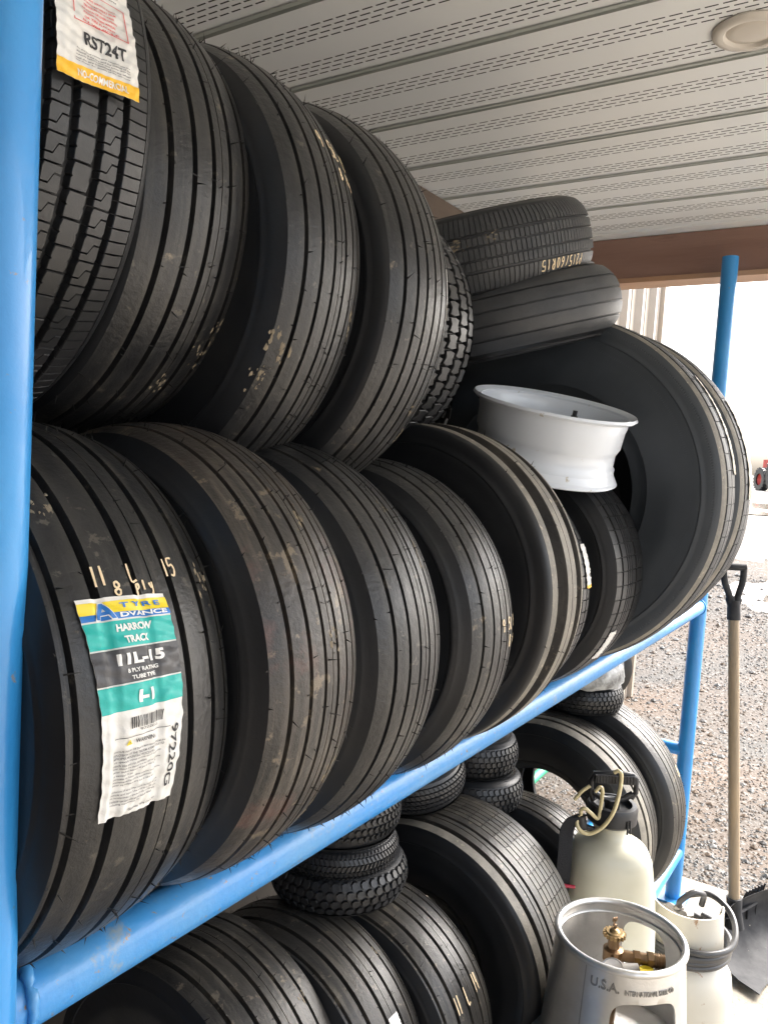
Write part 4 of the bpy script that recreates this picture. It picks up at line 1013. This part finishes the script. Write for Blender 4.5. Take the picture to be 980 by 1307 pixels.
# torch hose coiled round the neck
t.scale=(1,1,1.16)
th_=thing('gas_hose','black rubber gas hose coiled round the neck of the cream white propane tank','hose',(tx,ty,.59))
mb=MB(); pts=[]
rh=random.Random(4)
for k in range(4*40):
    a=TAU*k/40; c=k/160; r=.178-.022*((c*4)%1)*.3 +.006*math.sin(a*.7+c*9)
    pts.append((r*math.cos(a),r*math.sin(a),-.015+.0125*c*4+.004*math.sin(a*1.3)))
mb.tube(pts,.0125,10); mb.obj('coil',HOSEB,th_,60)
mb=MB(); aa=aimt
def pa(a,r,z): return Vector((r*math.cos(aimt+rad(a)),r*math.sin(aimt+rad(a)),z))
lp=spline([pa(-25,.155,.060),pa(0,.170,.055),pa(30,.180,.055),pa(62,.190,.065),pa(90,.185,.10),pa(118,.175,.135),pa(150,.16,.15),pa(185,.14,.12)],8)
mb.tube(lp,.0125,10); mb.obj('loose_loop',HOSEB,th_,60)
mb=MB(); lp=spline([pa(-55,.03,.135),pa(-40,.05,.175),pa(40,.02,.215),pa(110,.05,.205),pa(140,.09,.17),pa(150,.105,.12)],8); mb.tube(lp,.0125,10); mb.obj('valve_lead',HOSEB,th_,60)
mb=MB(); mb.tube([pa(-60,.05,.105),pa(-50,.035,.155)],[.030,.016],8); mb.tube([pa(-100,.075,.11),pa(-20,.055,.118)],[.026,.03],8); mb.obj('regulator',STEEL,th_,30)

# ------------------------------------------------------------------ shovel
t=thing('scoop_shovel','black plastic scoop shovel with a weathered wooden handle leaning beside the right post','shovel',(4.45,-.41,0))
SB_=Vector((4.45,-.385,.26)); ST_=Vector((4.45,-.245,1.845))
o0=t.location
def W(p): return tuple(Vector(p)-o0)
mb=MB(); mb.tube([W(SB_),W(SB_.lerp(ST_,.5)),W(ST_)],[.0285,.028,.027],16); mb.obj('handle',ASH,t,50)
dirh=(ST_-SB_).normalized(); gx=Vector((cr.x,cr.y,0)).normalized()
mb=MB(); mb.tube([W(ST_-dirh*.07),W(ST_+dirh*.03)],[.034,.032],16)
top=ST_+dirh*.205
for s_ in (-1,1):
    pts=spline([ST_+dirh*.01+gx*.010*s_,ST_+dirh*.07+gx*.028*s_,ST_+dirh*.13+gx*.047*s_,ST_+dirh*.205+gx*.055*s_],6)
    mb.tube([W(p) for p in pts],[.024]*4+[.017]*(len(pts)-4),10)
mb.tube([W(top-gx*.062),W(top+gx*.062)],.019,12); mb.obj('grip',BLKS,t,50)
# blade: curved sheet, width along bx
bx=Vector((.92,-.39,0)).normalized(); fwd=Vector((bx.y,-bx.x,0)).normalized()*1.0
if fwd.y>0: fwd=-fwd
bc=Vector((4.53,-.43,0))
prof=[(.0,.30),(-.035,.24),(-.045,.16),(-.03,.08),(.02,.03),(.10,.008),(.20,.004)]
NB=20; vs=[]; fs=[]
for side in (0,1):
    for i,(y_,z_) in enumerate(prof):
        for k in range(NB+1):
            u=k/NB*2-1; wv=.26+ .04*(1-z_/.3); cup=.05*abs(u)**2.5
            z2=z_*(1-.0*u*u)+cup*.5+ (.0 if side==0 else .0)
            p=bc+bx*(u*wv)+fwd*(y_*1.1+cup*1.1+(.008 if side else 0))+Vector((0,0,z2+(.006 if side else 0)))
            vs.append(W(p))
N=len(prof)*(NB+1)
for i in range(len(prof)-1):
    for k in range(NB):
        q=(i*(NB+1)+k,i*(NB+1)+k+1,(i+1)*(NB+1)+k+1,(i+1)*(NB+1)+k); fs+=[q,tuple(N+x for x in q[::-1])]
b=[i*(NB+1) for i in range(len(prof))]
for k in range(NB): fs+=[(k+1,k,N+k,N+k+1),((len(prof)-1)*(NB+1)+k,(len(prof)-1)*(NB+1)+k+1,N+(len(prof)-1)*(NB+1)+k+1,N+(len(prof)-1)*(NB+1)+k)]
for i in range(len(prof)-1): fs+=[(b[i],b[i+1],N+b[i+1],N+b[i]),(b[i+1]+NB,b[i]+NB,N+b[i]+NB,N+b[i+1]+NB)]
obj('blade',vs,fs,BLKS,t,50)
mb=MB(); 
sp=SB_+Vector((0,0,.0))
mb.tube([W(SB_+dirh*.055),W(SB_-dirh*.02),W(SB_-dirh*.10)],[.040,.038,.05],12)
for s_ in (-1,-.5,0,.5,1):
    q=bc+bx*(s_*.15)+Vector((0,0,.24))-fwd*.03
    mb.tube([W(SB_+dirh*.03+bx*.02*s_),W(SB_-dirh*.04+bx*.04*s_),W(q+Vector((0,0,-.03))),W(q-Vector((0,0,.10)))],[.008,.012,.010,.006],6)
mb.obj('socket',BLKS,t,50)
mb=MB()
for k in range(7):
    s_=.25+.11*k; q=bc+bx*(s_*.26)+Vector((0,0,.235))-fwd*.036
    mb.tube([W(q+Vector((0,0,.06))),W(q-fwd*.018),W(q-fwd*.004-Vector((0,0,.10)))],[.005,.009,.005],6)
mb.obj('blade_rib',BLKS,t,50)

# ------------------------------------------------------------------ green pipe glimpsed through the tyre, far tractor
tag(MB().tube([(4.6,.95,.42),(6.4,1.02,.42)],.03,12).obj('green_pipe',GREEN,None,50),'green painted pipe glimpsed through the hole of the tall bottom tyre','pipe')
t=thing('tractor','red tractor parked far off in the yard at the right edge','tractor',(49.6,4.55,1.59))
t.scale=(.82,.82,.82)
dm=Vector((cf.x,cf.y,0)).normalized(); rm_=Vector((dm.y,-dm.x,0))
def tp(x,y,z): return rm_*x+dm*y+Vector((0,0,z))
MT=Matrix((rm_,dm,Vector((0,0,1)))).transposed().to_4x4()
def wheel(x,y,R,W_,nm):
    mb=MB(); M=MT@Matrix.Translation((x,y,R))@Matrix.Rotation(PI/2,4,'Y')
    mb.lathe([(R*.5,-W_/2),(R*.9,-W_/2),(R*.96,-W_*.4),(R*.97,0),(R*.96,W_*.4),(R*.9,W_/2),(R*.5,W_/2)],40,M)
    w=mb.obj(nm,RUBS,t,40)
    mb=MB()
    for k in range(22):
        for sg in (-1,1):
            a=TAU*(k+.5*(sg>0))/22
            q=[Vector((R*c_*math.cos(a+o_),R*c_*math.sin(a+o_),z_*sg)) for c_ in (.95,1.02) for (o_,z_) in ((0,.0),(.13,W_*.5),(.22,W_*.5),(.09,0))]
            q=[M@p for p in q]; mb.add(q,[(4,5,6,7),(0,1,5,4),(1,2,6,5),(2,3,7,6),(3,0,4,7)])
    l=mb.obj('tyre_lug',RUBS,w); l['kind']='stuff'
    MB().lathe([(R*.5,-W_*.3),(R*.45,-W_*.1),(.12,-.02),(.12,-.08),(.001,-.08)],32,M).obj('rim',TRED,w,40)
wheel(-.95,0,1.25,.65,'wheel'); wheel(1.45,0,1.25,.65,'wheel'); wheel(-.65,2.9,.85,.5,'wheel'); wheel(1.15,2.9,.85,.5,'wheel')
mb=MB(); mb.box((-.15,.6,1.3),(.75,4.0,2.3),MT); mb.box((-.3,-.6,1.1),(.9,.9,1.6),MT); mb.obj('body',TRED,t)
mb=MB(); mb.box((-.55,-.9,3.25),(1.05,1.1,3.42),MT); mb.obj('cab_roof',TRED,t)
mb=MB(); mb.box((-.42,-.75,1.7),(.92,.95,3.25),MT); mb.obj('cab_window',GLASS,t)
mb=MB()
for x,y in ((-.45,-.8),(.95,-.8),(-.45,.98),(.95,.98)): mb.box((x-.05,y-.05,1.6),(x+.05,y+.05,3.28),MT)
mb.obj('cab_pillar',TRED,t)
mb=MB()
for s_,x in ((-1,-.95),(1,1.45)): mb.box((x-.35,-.9,2.2),(x+.35,.9,2.6),MT)
mb.obj('fender',TRED,t)
mb=MB(); mb.tube([tp(.3,2.6,2.3),tp(.3,2.6,3.4)],.06,8); mb.obj('exhaust_pipe',STEEL,t)

for o in C.objects:
    if o.parent is None and o.get('category')=='tyre' and o.name.split('.')[0] in ('implement_tyre','large_steer_tyre'):
        z=o.location.z-Zr
        o['group']='ribbed tyres in the top row' if z>1 else ('ribbed tyres in the middle row' if z>.3 else 'ribbed tyres in the bottom row')
    if o.parent is None and o.name.startswith('small_tyre'): o['group']='small tyres stacked on the bottom row'
# ------------------------------------------------------------------ bring to metres
bpy.context.view_layer.update()
for o in list(C.objects):
    if o.parent is None and o.type in ('MESH','EMPTY'):
        o.location = o.location*SCALE; o.scale = o.scale*SCALE
cam.location = cam.location*SCALE
